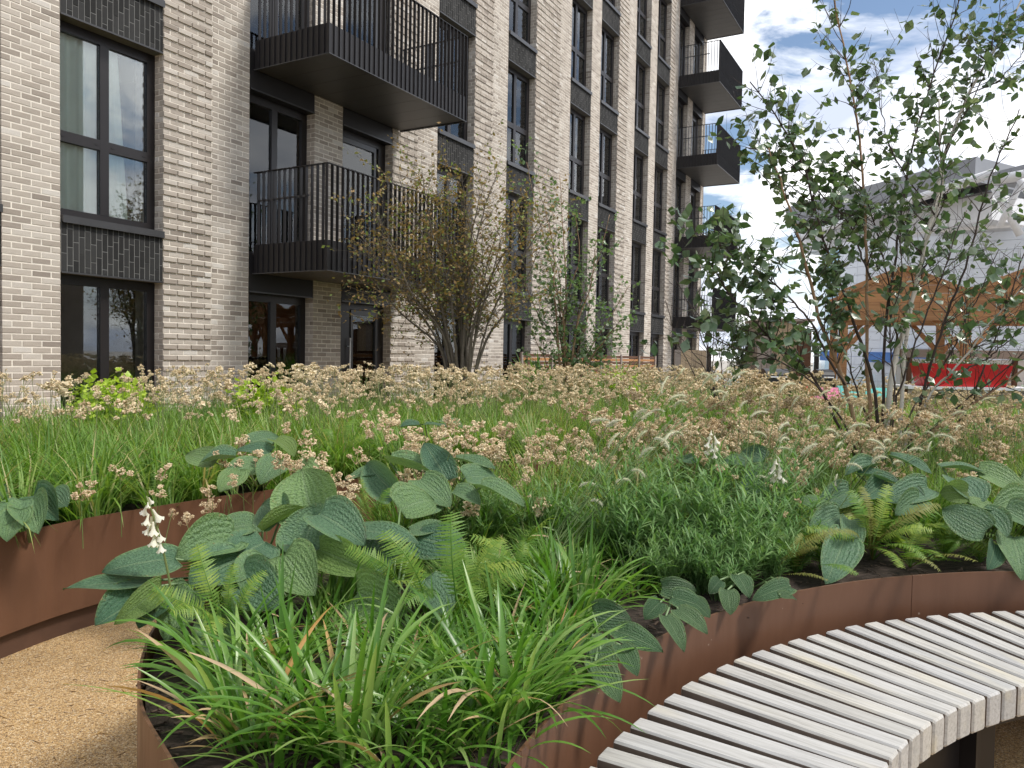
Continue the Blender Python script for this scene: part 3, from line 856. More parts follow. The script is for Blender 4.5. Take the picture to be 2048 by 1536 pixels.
# ================================================================== planting
def blades(base, az, lean, bend, length, width, seg=4, fold=0.0, pw=1.25, twist=0.0):
    """n curved grass blades; returns V, F, index of blade per vertex"""
    n = len(base)
    s = np.linspace(0, 1, seg + 1)
    th = lean[:, None] + bend[:, None] * (s[None, :] ** pw)
    ds = (length / seg)[:, None]
    mid = 0.5 * (th[:, 1:] + th[:, :-1])
    h = np.concatenate([np.zeros((n, 1)), np.cumsum(np.sin(mid) * ds, 1)], 1)
    v = np.concatenate([np.zeros((n, 1)), np.cumsum(np.cos(mid) * ds, 1)], 1)
    ca, sa = np.cos(az)[:, None], np.sin(az)[:, None]
    C = np.stack([base[:, 0:1] + ca * h, base[:, 1:2] + sa * h, base[:, 2:3] + v], -1)
    prof = np.minimum(1.0, 0.55 + 1.6 * s) * (1 - s ** 2.6) ** 0.8 + 0.02
    w = width[:, None] * prof[None, :] * 0.5
    tw = twist * s[None, :] * np.ones((n, 1)) if np.isscalar(twist) else twist[:, None] * s[None, :]
    nx = np.cos(th)                                          # blade normal in the bending plane
    side = np.stack([-sa * np.cos(tw) + ca * nx * np.sin(tw), ca * np.cos(tw) + sa * nx * np.sin(tw), -np.sin(th) * np.sin(tw)], -1)
    Lf, Rt = C - side * w[..., None], C + side * w[..., None]
    if fold:
        nrm = np.stack([-ca * np.cos(th), -sa * np.cos(th), np.sin(th)], -1)
        Md = C - nrm * (w * fold)[..., None]
        V = np.stack([Lf, Md, Rt], 2); k = 3
    else:
        V = np.stack([Lf, Rt], 2); k = 2
    i = np.arange(n)[:, None, None] * (seg + 1) * k; j = np.arange(seg)[None, :, None] * k; e = np.arange(k - 1)[None, None, :]
    a = i + j + e
    F = np.stack([a, a + 1, a + 1 + k, a + k], -1).reshape(-1, 4)
    return V.reshape(-1, 3), F, np.repeat(np.arange(n), (seg + 1) * k)

def in_view(P, margin=0.10):
    """keeps what the lens could see, with room for a step to the side"""
    return (P[:, 1] > 1.2) & (np.abs(P[:, 0]) < (0.665 + margin) * P[:, 1] + 0.5)

def scatter(n, x0, x1, y0, y1, poly, rng, keep=None):
    P = np.stack([rng.uniform(x0, x1, n), rng.uniform(y0, y1, n)], 1)
    P = P[inside(P, poly) & in_view(P)]
    if keep is not None: P = P[keep(P)]
    return P

def smooth_noise(P, s, seed):
    r = np.random.default_rng(seed); v = np.zeros(len(P))
    for k in range(5):
        a = r.uniform(0, 2 * np.pi); f = s * r.uniform(0.6, 1.7)
        v += np.sin((P[:, 0] * np.cos(a) + P[:, 1] * np.sin(a)) * f + r.uniform(0, 6.28))
    return v / 5

# ---- woodrush meadow: grass as stuff
def meadow(name, P, hmin, hmax, wid, label, seed, seg=4, droop=1.0, t0=0.50, cap=0.62):
    rng = np.random.default_rng(seed); n = len(P)
    z = np.full(n, SOIL)
    # blades spring from tussocks: pull towards tussock centres
    cell = 0.36
    g0 = np.floor(P / cell); hx = np.sin(g0[:, 0] * 12.99 + g0[:, 1] * 78.2) * 43758.5; hy = np.sin(g0[:, 0] * 39.3 + g0[:, 1] * 11.1) * 24634.6
    cx = (g0[:, 0] + 0.2 + 0.6 * (hx % 1)) * cell; cy = (g0[:, 1] + 0.2 + 0.6 * (hy % 1)) * cell
    dx, dy = P[:, 0] - cx, P[:, 1] - cy
    az = np.arctan2(dy, dx) + rng.normal(0, 0.7, n)
    q = np.stack([cx + dx * 0.5, cy + dy * 0.5, z], 1)
    pol = NEAR if P[:, 1].mean() < 5.6 and name != 'x' and inside(P[:50], NEAR).mean() > 0.5 else FAR
    ok = np.ones(n, bool)
    for ox, oy in ((0.03, 0), (-0.03, 0), (0, 0.03), (0, -0.03)): ok &= inside(q[:, :2] + [ox, oy], pol)
    P, q, az = P[ok], q[ok], az[ok]; n = len(P)
    L = rng.uniform(hmin, hmax, n) * (1 + 0.42 * smooth_noise(P, 2.4, seed + 1)) * (1 + 0.08 * np.clip(P[:, 1] - 4.4, 0, 2)); L = np.minimum(L, cap * rng.uniform(0.8, 1.0, n))
    lean = rng.uniform(0.02, 0.62, n); bend = rng.uniform(0.3, 2.0, n) * droop
    V, F, bi = blades(q, az, lean, bend, L, rng.uniform(0.7, 1.3, n) * wid, seg)
    t = np.clip(t0 + 0.26 * smooth_noise(P, 2.3, seed + 2) + rng.normal(0, 0.16, n) + (rng.random(n) < 0.07) * 0.5, 0, 1)
    o = MB().add(V, F, t[bi]).build(name, M['grass'], None, smooth=True)
    return tag(o, label, 'grass', kind='stuff')

rg = np.random.default_rng(5)
def k_near(P):       # the back and middle of the near planter; the front is other plants
    x, y = P[:, 0], P[:, 1]
    front = 3.55 + 0.15 * np.sin(x * 3) + np.where(x > 0.9, 0.50, 0.0) + np.where(x < -0.35, 0.25, 0)
    return y > front
Pn = scatter(68000, -1.4, 6.6, 3.3, 6.7, NEAR, rg, k_near)
Pm = scatter(9000, -0.9, 1.0, 2.75, 3.6, NEAR, rg, lambda P: P[:, 0] < 0.15 + 0.5 * (P[:, 1] - 2.75))
meadow('ground_cover', Pm, 0.16, 0.34, 0.0085, 'short grass between the hostas and ferns of the near planter', 24, t0=0.28)
meadow('meadow_grass', Pn, 0.20, 0.50, 0.0085, 'green woodrush grass filling the back of the near planter', 21)
Pl = scatter(60000, -5.6, 2.5, 3.4, 8.5, FAR, rg, lambda P: (P[:, 1] < 8.5))
meadow('meadow_grass', Pl, 0.28, 0.78, 0.0105, 'arching green grass filling the left planter below the windows', 22, droop=1.25)
Pf = np.concatenate([scatter(16000, -4, 10, 8.5, 12, FAR, rg), scatter(9000, -2.5, 10.4, 12, 19, FAR, rg), scatter(9000, 2.5, 9, 6.8, 9.2, FAR, rg)])
meadow('meadow_grass', Pf, 0.30, 0.60, 0.015, 'distant grass of the far planter in front of the timber fence', 23, seg=3)

# ---- tan seed heads
def floret_cluster(rng, n, rad, fl, tetra=False):
    """a fluffy knot of spiky florets"""
    V = []; F = []; T = []
    oct_v = np.array([(1, 0, 0), (-1, 0, 0), (0, 1, 0), (0, -1, 0), (0, 0, 1), (0, 0, -1)], float)
    oct_f = np.array([(0, 2, 4), (2, 1, 4), (1, 3, 4), (3, 0, 4), (2, 0, 5), (1, 2, 5), (3, 1, 5), (0, 3, 5)])
    if tetra:
        oct_v = np.array([(1, 1, 1), (-1, -1, 1), (-1, 1, -1), (1, -1, -1)], float) * 0.75
        oct_f = np.array([(0, 1, 2), (0, 3, 1), (0, 2, 3), (1, 3, 2)])
    m_ = len(oct_v)
    for k in range(n):
        d = rng.normal(0, 1, 3); d /= np.linalg.norm(d)
        c = d * rad * rng.uniform(0.55, 1.0); c[2] *= 0.8
        A = rng.normal(0, 1, (3, 3)); Q, _ = np.linalg.qr(A)
        sz = fl * rng.uniform(0.6, 1.3) * np.array([1.0, 0.62, 0.5])
        F.append(oct_f + len(V) * m_); V.append((oct_v * sz) @ Q.T + c); T.append(np.full(m_, rng.uniform(0.05, 1.0)))
    return np.concatenate(V), np.concatenate(F), np.concatenate(T)
def head_set(seed, n, fl, tetra):
    out = []
    for k in range(9):
        rng = np.random.default_rng(seed + k)
        V, F, T = [], [], []; n0 = 0
        for c in range(3 + k % 5):                       # an umbel of several knots
            v, f, t = floret_cluster(rng, n, 0.0165 * rng.uniform(0.55, 1.3), fl, tetra)
            v = v * np.array([1, 1, rng.uniform(0.7, 1.2)])
            a = rng.uniform(0, 6.28); rr = 0.0 if c == 0 else rng.uniform(0.014, 0.038)
            v = v + np.array([rr * math.cos(a), rr * math.sin(a), rng.uniform(-0.032, 0.014)])
            V.append(v); F.append(f + n0); T.append(np.clip(t + rng.normal(0, 0.12), 0, 1)); n0 += len(v)
            if not tetra:                                # the little stalk of each knot
                tb = MB().tube([(0, 0, -0.045), v.mean(0)], 0.0009, 3, 0.1, cap=False)
                V.append(tb.V[0]); q_ = np.array(tb.F); F.append(np.concatenate([q_[:, [0, 1, 2]], q_[:, [0, 2, 3]]]) + n0); T.append(tb.T[0]); n0 += len(tb.V[0])
        out.append((np.concatenate(V), np.concatenate(F), np.concatenate(T)))
    return out
HEADS = head_set(100, 34, 0.0052, False)
HEADS_MID = head_set(200, 18, 0.0072, True)
HEADS_FAR = head_set(300, 8, 0.0115, True)
HEAD_ME = []
for (v, f, t) in HEADS:
    me = MB().add(v, f, t).mesh('seed_head'); me.materials.append(M['seed']); HEAD_ME.append(me)
def stalk_pts(b, az, lean, h, n=6):
    s = np.linspace(0, 1, n); th = lean * (0.35 + 0.9 * s)
    ds = h / (n - 1)
    x = np.concatenate([[0], np.cumsum(np.sin(th[1:]) * ds)]); z = np.concatenate([[0], np.cumsum(np.cos(th[1:]) * ds)])
    return np.stack([b[0] + math.cos(az) * x, b[1] + math.sin(az) * x, b[2] + z], 1)
def heads_stuff(name, P, h0, h1, sc, label, seed, pool=None):
    pool = pool or HEADS_FAR
    rng = np.random.default_rng(seed); mb = MB(); st = MB()
    for p in P:
        pts = stalk_pts((p[0], p[1], SOIL), rng.uniform(0, 6.28), abs(rng.normal(0.18, 0.2)), rng.uniform(h0, h1) * (0.78 if p[0] > 3.8 else 1.0), 4)
        V, F, T = pool[rng.integers(len(pool))]
        a = rng.uniform(0, 6.28); s = sc * rng.choice([0.45, 0.7, 0.9, 1.1, 1.35]) * rng.uniform(0.85, 1.15)
        Rz = np.array([[math.cos(a), -math.sin(a), 0], [math.sin(a), math.cos(a), 0], [0, 0, 1]])
        mb.add(V @ Rz.T * s + pts[-1], F, np.clip(T + rng.normal(0, 0.16), 0, 1))
        st.tube(pts, 0.0016, 3, 0.5, cap=False)
    o = mb.build(name, M['seed']); tag(o, label, 'seed heads', kind='stuff')
    s = st.build('stems', M['stem'], o); stuff(s)
    return o
def stalk_thing(p, h, az, lean, sc, k, label, group):
    pts = stalk_pts((0, 0, 0), az, lean, h, 7)
    root = empty('woodrush_stalk', (p[0], p[1], SOIL), 0, label, 'seed head', group)
    MB().tube(pts, np.linspace(0.0022, 0.0012, 7), 4, 0.45, cap=False).build('stem', M['stem'], root, smooth=True)
    o = obj('seed_head', HEAD_ME[k % len(HEAD_ME)], None, root)
    o.location = pts[-1]; o.rotation_euler = (random.uniform(-.4, .4), random.uniform(-.4, .4), random.uniform(0, 6.28)); o.scale = (sc, sc, sc)
    return root
# the clearest heads, placed where the photograph shows them: (x, y, distance, size)
big = [(240, 940, 3.9, .9), (318, 938, 3.9, 1.0), (160, 972, 3.7, 1.1), (320, 975, 3.6, .7), (370, 1030, 3.3, .6), (345, 1018, 3.3, .55), (425, 1000, 3.4, .6), (478, 880, 4.2, 1.2), (470, 925, 3.9, .9), (445, 915, 4.0, .9),
       (505, 900, 4.0, .9), (520, 912, 3.9, .9), (420, 975, 3.6, .7), (415, 1005, 3.5, .6), (615, 868, 3.9, 1.25), (612, 905, 3.8, 1.35), (560, 915, 3.7, 1.0), (590, 925, 3.6, 1.0), (640, 925, 3.5, 1.1), (670, 935, 3.5, 1.0),
       (577, 845, 4.4, .9), (665, 955, 3.3, .8), (690, 985, 3.1, .9), (700, 960, 3.2, .9), (715, 905, 3.6, .9), (742, 850, 4.1, 1.1), (775, 835, 4.1, 1.2), (778, 860, 4.0, 1.1), (810, 850, 4.1, 1.0), (840, 862, 4.0, 1.1),
       (838, 880, 3.9, 1.1), (815, 893, 3.9, .9), (868, 870, 4.1, 1.0), (880, 895, 3.9, .9), (895, 880, 4.0, .8), (905, 840, 4.3, 1.0), (930, 850, 4.2, 1.2), (950, 875, 4.0, 1.1), (985, 880, 4.0, 1.2), (1000, 895, 3.9, 1.1),
       (1005, 855, 4.2, 1.0), (1020, 850, 4.2, 1.0), (1060, 895, 3.9, 1.0), (1075, 885, 4.0, 1.1), (1050, 915, 3.8, .9), (1095, 905, 3.9, 1.0), (1120, 905, 3.9, 1.0), (1150, 860, 4.2, 1.2), (1160, 895, 3.9, 1.1), (1200, 830, 4.5, 1.2),
       (1210, 850, 4.4, 1.2), (1235, 850, 4.4, 1.0), (1060, 945, 3.5, .8), (1225, 918, 3.7, .6), (905, 940, 3.6, .6), (870, 955, 3.5, .6), (880, 915, 3.8, .7), (1640, 880, 4.5, 1.0), (1670, 920, 4.3, .9), (1740, 890, 4.6, 1.1),
       (1765, 860, 4.8, 1.1), (1700, 870, 4.8, 1.0), (1990, 830, 4.9, 1.0), (1975, 850, 4.8, 1.0), (1995, 915, 4.3, .7), (2020, 845, 4.8, 1.0), (1350, 880, 4.3, 1.1), (1380, 870, 4.4, 1.1), (1330, 900, 4.2, .9), (1400, 905, 4.1, 1.0),
       (1440, 890, 4.2, 1.1), (1470, 870, 4.4, 1.0), (1300, 860, 4.5, 1.2), (1270, 880, 4.2, .9), (1340, 850, 4.6, 1.2), (1510, 880, 4.4, 1.0), (1550, 850, 4.6, 1.1), (1590, 870, 4.5, 1.0), (640, 1015, 3.05, .5), (470, 955, 3.7, .7)]
for i, (x, y, Y, s) in enumerate(big):
    p = at(x, y, Y); h = max(0.12, p[2] - SOIL)
    az, ln = random.uniform(0, 6.28), abs(random.gauss(0.12, 0.12))
    e = stalk_pts((0, 0, 0), az, ln, h, 7)[-1]
    lb = 'large tan woodrush seed head standing above the near planter' if s >= 1.0 else 'small tan woodrush seed head on a thin stem near the front'
    stalk_thing((p[0] - e[0], p[1] - e[1]), h, az, ln, s * 1.4, i, lb, 'woodrush seed heads of the near planter, ' + ('large' if s >= 1 else 'small'))
rg = np.random.default_rng(31)
P = scatter(420, -1.2, 5.6, 3.9, 6.5, NEAR, rg); cnt = 0
for i, p in enumerate(P):
    if cnt >= 110: break
    stalk_thing(p, rg.uniform(0.30, 0.62), rg.uniform(0, 6.28), abs(rg.normal(0.15, 0.18)), rg.uniform(0.7, 1.25), i, 'tan woodrush seed head in the thick of the near planter', 'woodrush seed heads in the thick of the near planter'); cnt += 1
drift = lambda P, k=0.0: smooth_noise(P, 3.1, 501) + RNG.normal(0, 0.22, len(P)) > k
P = np.concatenate([P[cnt:], scatter(420, -1.1, 2.0, 3.5, 4.7, NEAR, rg, lambda P: drift(P, 0.12))]); cnt = 0
heads_stuff('seed_heads', P[cnt:], 0.24, 0.62, 1.0, 'tan woodrush seed heads massed at the back of the near planter', 41, HEADS_MID)
P = scatter(3300, -1.0, 6.4, 4.3, 6.6, NEAR, rg, lambda P: drift(P, -0.08))
heads_stuff('seed_heads', P, 0.32, 0.74, 0.9, 'tan haze of woodrush seed heads along the back edge of the near planter', 42, HEADS_MID)
P = scatter(1900, -5.4, 2.4, 4.6, 8.8, FAR, rg, lambda P: (P[:, 1] > 5.3 + 0.15 * P[:, 0] * (P[:, 0] < 0)) & drift(P, -0.1))
heads_stuff('seed_heads', P, 0.50, 0.80, 0.85, 'tan seed heads above the left planter in front of the brick wall', 43, HEADS_MID)
P = np.concatenate([scatter(70, -4.2, 1.0, 4.2, 6.0, FAR, rg), scatter(2200, -3.5, 10, 7.2, 11.5, FAR, rg), scatter(1500, -1.5, 10, 11.5, 18, FAR, rg), scatter(700, 2.5, 9, 7.0, 8.8, FAR, rg)])
P = P[(P[:, 0] < 4.0) | (rg.random(len(P)) < 0.5)]
heads_stuff('seed_heads', P, 0.50, 0.84, 1.1, 'tan band of far seed heads below the trees and timber fence', 44)

# ---- lily turf clumps: each blade its own part
def strap_mesh(L, lean, bend, w, tw, t):
    V, F, bi = blades(np.zeros((1, 3)), np.zeros(1), np.array([lean]), np.array([bend]), np.array([L]), np.array([w]), 9, fold=0.35, pw=1.1, twist=np.array([tw]))
    me = MB().add(V, F, t).mesh('blade', smooth=True)
    return me
STRAP = []
for k in range(26):
    rr = random.Random(300 + k)
    lean = rr.uniform(0.05, 0.95); me = strap_mesh(1.0, lean, rr.uniform(0.3, 1.7), rr.uniform(0.034, 0.050), rr.uniform(-0.9, 0.9), rr.uniform(0.15, 0.85))
    me.materials.append(M['strap']); STRAP.append(me)
DRY = []
for k in range(6):
    rr = random.Random(400 + k)
    me = strap_mesh(1.0, rr.uniform(0.4, 0.9), rr.uniform(0.4, 1.5), 0.035, rr.uniform(-1.5, 1.5), rr.random()); me.materials.append(M['strapdry']); DRY.append(me)
def lily_turf(x, y, n, Lm, label, dry=0.04, spread=0.07, seed=0, joined=False, p=None):
    rr = random.Random(seed)
    p = on_level(x, y, SOIL) if p is None else p
    root = empty('lily_turf', p, 0, label, 'plant')
    mb = MB()
    for i in range(n):
        L = Lm * rr.uniform(0.55, 1.12); az = rr.uniform(0, 2 * math.pi); q = spread * math.sqrt(rr.random())
        a2 = az + rr.uniform(-0.7, 0.7)
        if joined:
            V, F, bi = blades(np.array([[q * math.cos(a2), q * math.sin(a2), 0]]), np.array([az]), np.array([rr.uniform(0.05, 0.75)]), np.array([rr.uniform(0.25, 1.5)]), np.array([L]), np.array([0.042 * L]), 7, fold=0.35)
            mb.add(V, F, rr.uniform(0.1, 0.9)); continue
        me = rr.choice(DRY) if rr.random() < dry else rr.choice(STRAP)
        o = obj('blade', me, None, root)
        o.location = (q * math.cos(a2), q * math.sin(a2), rr.uniform(-0.01, 0.0)); o.rotation_euler = (0, 0, az); o.scale = (L, L * 1.15, L)
    if joined: stuff(mb.build('blades', M['strap'], root, smooth=True))
    return root
lily_turf(690, 1500, 110, 0.42, 'strappy green lily turf clump nearest the camera at the bottom of the frame', 0.07, 0.09, 1)
lily_turf(500, 1480, 80, 0.38, 'lily turf clump with straw yellow dying blades at the planter tip', 0.30, 0.08, 2)
lily_turf(440, 1360, 60, 0.35, 'lily turf clump arching over the bark mulch by the path side rim', 0.04, 0.06, 3)
lily_turf(560, 1345, 75, 0.36, 'upright lily turf clump below the large hosta', 0.05, 0.08, 4)
lily_turf(800, 1400, 70, 0.29, 'lily turf clump in the middle behind the nearest clump', 0.05, 0.07, 5)
lily_turf(1000, 1440, 95, 0.40, 'dense lily turf clump against the curved rim by the bench end', 0.06, 0.08, 6)
lily_turf(1020, 1340, 85, 0.31, 'lily turf clump behind the rim, left of the small hostas', 0.04, 0.08, 7)
lily_turf(1150, 1245, 110, 0.38, 'broad bright lily turf clump above the small rim hostas', 0.03, 0.10, 8)
lily_turf(1060, 1190, 60, 0.28, 'lily turf clump between ferns in the middle of the near planter', 0.02, 0.08, 9)
lily_turf(1190, 1130, 70, 0.40, 'tall lily turf clump in front of the feathery plants', 0.02, 0.09, 10)
lily_turf(100, 1045, 70, 0.30, 'lily turf clump at the rim of the left planter', 0.03, 0.07, 11)
lily_turf(840, 1040, 40, 0.42, 'thin upright lily turf clump between the middle hostas', 0.06, 0.07, 12, joined=True)
lily_turf(1290, 1040, 60, 0.36, 'lily turf clump behind the feathery plants', 0.02, 0.1, 13, joined=True)
for i, (x, y) in enumerate([(1930, 900), (1860, 880), (1790, 905), (1980, 880), (1720, 920)]):
    lily_turf(x, y, 60, 0.34, ('rightmost but one', 'middle', 'second from left', 'rightmost', 'leftmost')[i] + ' of five lily turf clumps behind the right hostas', 0.02, 0.12, 60 + i, joined=True)['group'] = 'lily turf behind the right hostas'

for i, (x, y, n_, lb) in enumerate([(620, 1430, 70, 'lily turf clump with crossing blades left of the nearest clump'), (735, 1340, 60, 'lily turf clump below the bright fern'), (890, 1490, 60, 'lily turf clump at the bottom edge right of the nearest clump'),
        (920, 1390, 65, 'lily turf clump between the nearest clump and the rim'), (660, 1275, 60, 'lily turf clump under the hosta and fern'), (880, 1320, 60, 'lily turf clump right below the tall frond'), (1080, 1290, 60, 'lily turf clump just inside the curved rim'), (960, 1260, 60, 'lily turf clump right of the tall frond')]):
    lily_turf(x, y, n_, 0.29, lb, 0.05, 0.09, 130 + i)
rr_ = random.Random(9)
for i, (x, y) in enumerate([(560, 1520), (800, 1530), (980, 1500), (1090, 1370), (1120, 1310), (960, 1330), (1190, 1200), (1260, 1190), (820, 1350), (1060, 1420)]):
    lily_turf(x, y, 48, rr_.uniform(0.24, 0.31), 'short lily turf clump ' + ['at the bottom frame edge left of the nearest clump', 'at the bottom frame edge right of the nearest clump', 'beside the rim at the bench end', 'against the rim above the first bench slats', 'left of the small dark rim hosta', 'in front of the clump right of the tall frond', 'between the broad clump and the feathery plants', 'above the pointed hanging hosta leaf', 'below the tall frond', 'in front of the dense rim clump'][i], 0.05, 0.08, 160 + i)['group'] = 'short lily turf clumps filling the planter front'
# ---- hostas
def hosta_mesh(seed, ratio=0.82, cup=0.10, curl=0.22, nx=13, ny=17, point=1.0):
    rr = random.Random(seed)
    ph = [rr.uniform(0, 6.28) for _ in range(4)]
    V = []; UV = []; 
    for j in range(ny):
        v = j / (ny - 1)
        wv = ratio / 2 * (math.sin(math.pi * min(1, v ** 0.68)) ** 0.62 if 0 < v < 1 else 0.0)
        if v == 0: wv = 0.0
        if v > 0.8: wv *= 1 - 0.15 * point * ((v - 0.8) / 0.2)
        for i in range(nx):
            u = -1 + 2 * i / (nx - 1)
            x = wv * u
            y = v - 0.16 * (abs(u) ** 1.4) * (1 - v) ** 2.2 * (1 if v > 0 else 0)
            z = cup * (abs(u) ** 1.6) * (wv / (ratio / 2)) - curl * v ** 2.1 + 0.10 * v
            z += 0.030 * math.sin(v * 7 + ph[0] + (ph[1] if u > 0 else ph[2])) * abs(u) ** 2
            z += 0.006 * math.sin(abs(u) * 17 + ph[3]) * math.sin(v * 3.14)
            V.append((x, y, z)); UV.append((u, v))
    F = [(j * nx + i, j * nx + i + 1, (j + 1) * nx + i + 1, (j + 1) * nx + i) for j in range(ny - 1) for i in range(nx - 1)]
    return MB().add(V, F, rr.uniform(0.3, 0.7), UV).mesh('leaf', True, True)
HB, HD, HY = [], [], []
for k in range(10):
    me = hosta_mesh(k, 0.80 + 0.05 * (k % 3), 0.04 + 0.075 * (k % 4), 0.10 + 0.08 * (k % 3)); me.materials.append(M['hosta']); HB.append(me)
for k in range(4):
    me = hosta_mesh(20 + k, 0.52, 0.06, 0.20, point=2.0); me.materials.append(M['hostad']); HD.append(me)
for k in range(3):
    me = hosta_mesh(40 + k, 0.62, 0.14, 0.22); me.materials.append(M['hostay']); HY.append(me)
def leaf_mw(B, T, w, ratio, up, roll):
    y = T - B; L = np.linalg.norm(y); y /= L
    z = np.array(up, float); z -= z.dot(y) * y; z /= np.linalg.norm(z); x = np.cross(y, z)
    c, s = math.cos(roll), math.sin(roll); x, z = x * c + z * s, z * c - x * s
    m = Matrix.Identity(4)
    sx = w / ratio
    for i in range(3):
        m[i][0] = x[i] * sx; m[i][1] = y[i] * L; m[i][2] = z[i] * (sx + L) / 2; m[i][3] = B[i]
    return m
def hosta(crown, leaves, label, name='hosta', stalks=True, group=None):
    """leaves: (base x, y, Y, tip x, y, Y, width, pool, up, roll)"""
    crown = np.array(crown, float)
    root = empty(name, crown, 0, label, 'plant', group)
    st = MB()
    for (bx, by, bY, tx, ty, tY, w, pool, up, roll) in leaves:
        B, T = at(bx, by, bY) - crown, at(tx, ty, tY) - crown
        me = random.choice(pool)
        ratio = 0.84 if pool is HB else (0.52 if pool is HD else 0.62)
        if pool is HB and w < 0.2 and bY < 3.2: w *= 1.22
        obj('leaf', me, None, root, leaf_mw(B, T, w, ratio, up, roll))
        if stalks:
            mid = B * 0.55 + np.array([0, 0, 0.04]); st.tube([(0, 0, 0), mid, B], [0.006, 0.005, 0.004], 5)
    if stalks and st.n: st.build('leaf_stalk', M['petiole'], root, smooth=True)
    return root
CAMU = (0.0, -1.0, 0.35); UP = (0, -0.25, 1.0); FC = (0.0, -0.75, 0.75)
hosta(on_level(520, 1190, SOIL), [
    (628, 1045, 2.90, 603, 938, 3.02, 0.265, HB, CAMU, 0.0), (600, 1112, 2.74, 640, 1012, 2.84, 0.205, HB, FC, 0.1),
    (525, 1062, 2.80, 612, 1008, 2.90, 0.12, HY, UP, 0.9), (640, 1028, 2.75, 728, 1078, 2.62, 0.13, HB, UP, -0.3),
    (470, 1078, 2.66, 350, 1118, 2.50, 0.15, HB, FC, 0.15), (505, 1050, 2.75, 425, 1058, 2.70, 0.11, HB, UP, 0.2),
    (350, 1118, 2.46, 205, 1132, 2.34, 0.105, HB, UP, 0.35), (300, 1162, 2.40, 126, 1178, 2.24, 0.075, HB, UP, 0.1),
    (300, 1190, 2.38, 190, 1252, 2.22, 0.125, HB, FC, 0.1), (322, 1172, 2.34, 232, 1246, 2.20, 0.08, HY, FC, 0.7),
    (335, 1200, 2.38, 276, 1256, 2.28, 0.10, HB, FC, 0.0), (440, 1235, 2.42, 478, 1332, 2.20, 0.125, HB, CAMU, 0.1),
    (640, 1100, 2.66, 748, 1146, 2.52, 0.13, HY, FC, -0.3), (690, 1058, 2.85, 840, 1078, 2.72, 0.14, HB, UP, 0.1),
    (480, 1120, 2.58, 380, 1160, 2.44, 0.15, HB, FC, 0.0), (540, 1120, 2.60, 500, 1190, 2.44, 0.15, HB, FC, 0.2),
    (570, 1110, 2.60, 620, 1180, 2.44, 0.14, HB, FC, -0.2), (530, 1085, 2.70, 450, 1130, 2.55, 0.16, HB, FC, 0.2),
    (600, 1060, 2.82, 700, 1110, 2.66, 0.17, HB, FC, -0.1), (480, 1150, 2.52, 560, 1210, 2.38, 0.14, HB, FC, -0.2),
    (390, 1180, 2.45, 330, 1280, 2.30, 0.12, HB, CAMU, 0.0), (560, 1040, 2.86, 520, 1005, 2.96, 0.14, HB, FC, 0.3)],
    'large blue green hosta with puckered leaves hanging over the path side rim')
hosta(on_level(780, 1260, SOIL), [
    (715, 1185, 2.50, 805, 1225, 2.42, 0.15, HB, CAMU, -0.2), (820, 1062, 2.95, 905, 1050, 2.95, 0.12, HB, UP, 0.1),
    (835, 1075, 2.9, 930, 1100, 2.78, 0.14, HB, FC, 0.0), (770, 1080, 2.85, 745, 1150, 2.65, 0.13, HB, FC, 0.0),
    (800, 1020, 3.1, 870, 990, 3.2, 0.16, HB, FC, 0.0), (850, 1160, 2.6, 900, 1230, 2.45, 0.13, HB, FC, 0.2)],
    'blue green hosta half hidden behind the fern in the middle')
hosta(on_level(860, 1080, SOIL), [
    (792, 992, 3.35, 732, 925, 3.50, 0.15, HB, CAMU, 0.2), (780, 925, 3.6, 885, 955, 3.5, 0.13, HB, UP, 0.2), (895, 960, 3.5, 848, 885, 3.65, 0.15, HB, CAMU, -0.2),
    (910, 918, 3.7, 992, 938, 3.6, 0.13, HB, FC, 0.6), (840, 960, 3.4, 900, 1010, 3.25, 0.15, HB, FC, 0.1), (960, 975, 3.4, 1052, 1002, 3.3, 0.13, HB, UP, 0.1),
    (905, 985, 3.4, 960, 1000, 3.3, 0.12, HB, UP, 0.0), (870, 1000, 3.3, 810, 1030, 3.15, 0.13, HB, FC, 0.1), (930, 955, 3.5, 1000, 950, 3.6, 0.14, HB, FC, 0.1), (760, 945, 3.5, 690, 960, 3.45, 0.12, HB, UP, 0.0)],
    'ribbed hosta among the largest seed heads of the near planter')
hosta(on_level(520, 985, SOIL), [
    (540, 905, 4.1, 470, 900, 4.1, 0.15, HB, UP, 0.1), (550, 880, 4.2, 590, 905, 4.1, 0.13, HY, FC, 0.5), (500, 885, 4.2, 560, 868, 4.3, 0.13, HB, FC, 0), (470, 915, 4.0, 400, 925, 3.95, 0.15, HB, UP, 0),
    (430, 925, 4.0, 370, 905, 4.1, 0.14, HB, FC, 0), (520, 925, 3.95, 450, 950, 3.8, 0.16, HB, FC, 0), (560, 920, 3.9, 520, 960, 3.75, 0.15, HB, FC, 0.1), (480, 940, 3.85, 440, 985, 3.7, 0.14, HB, FC, 0.1), (590, 930, 3.8, 640, 960, 3.7, 0.14, HB, UP, 0)],
    'hosta behind the tall seed heads where the planter meets the path')
hosta(on_level(860, 930, SOIL), [(850, 848, 4.6, 895, 853, 4.5, 0.10, HB, UP, 0.1), (880, 842, 4.7, 925, 848, 4.6, 0.10, HB, UP, 0.0), (840, 850, 4.6, 800, 855, 4.5, 0.09, HB, UP, 0.1)],
    'far small hosta showing pale leaves in the meadow centre')
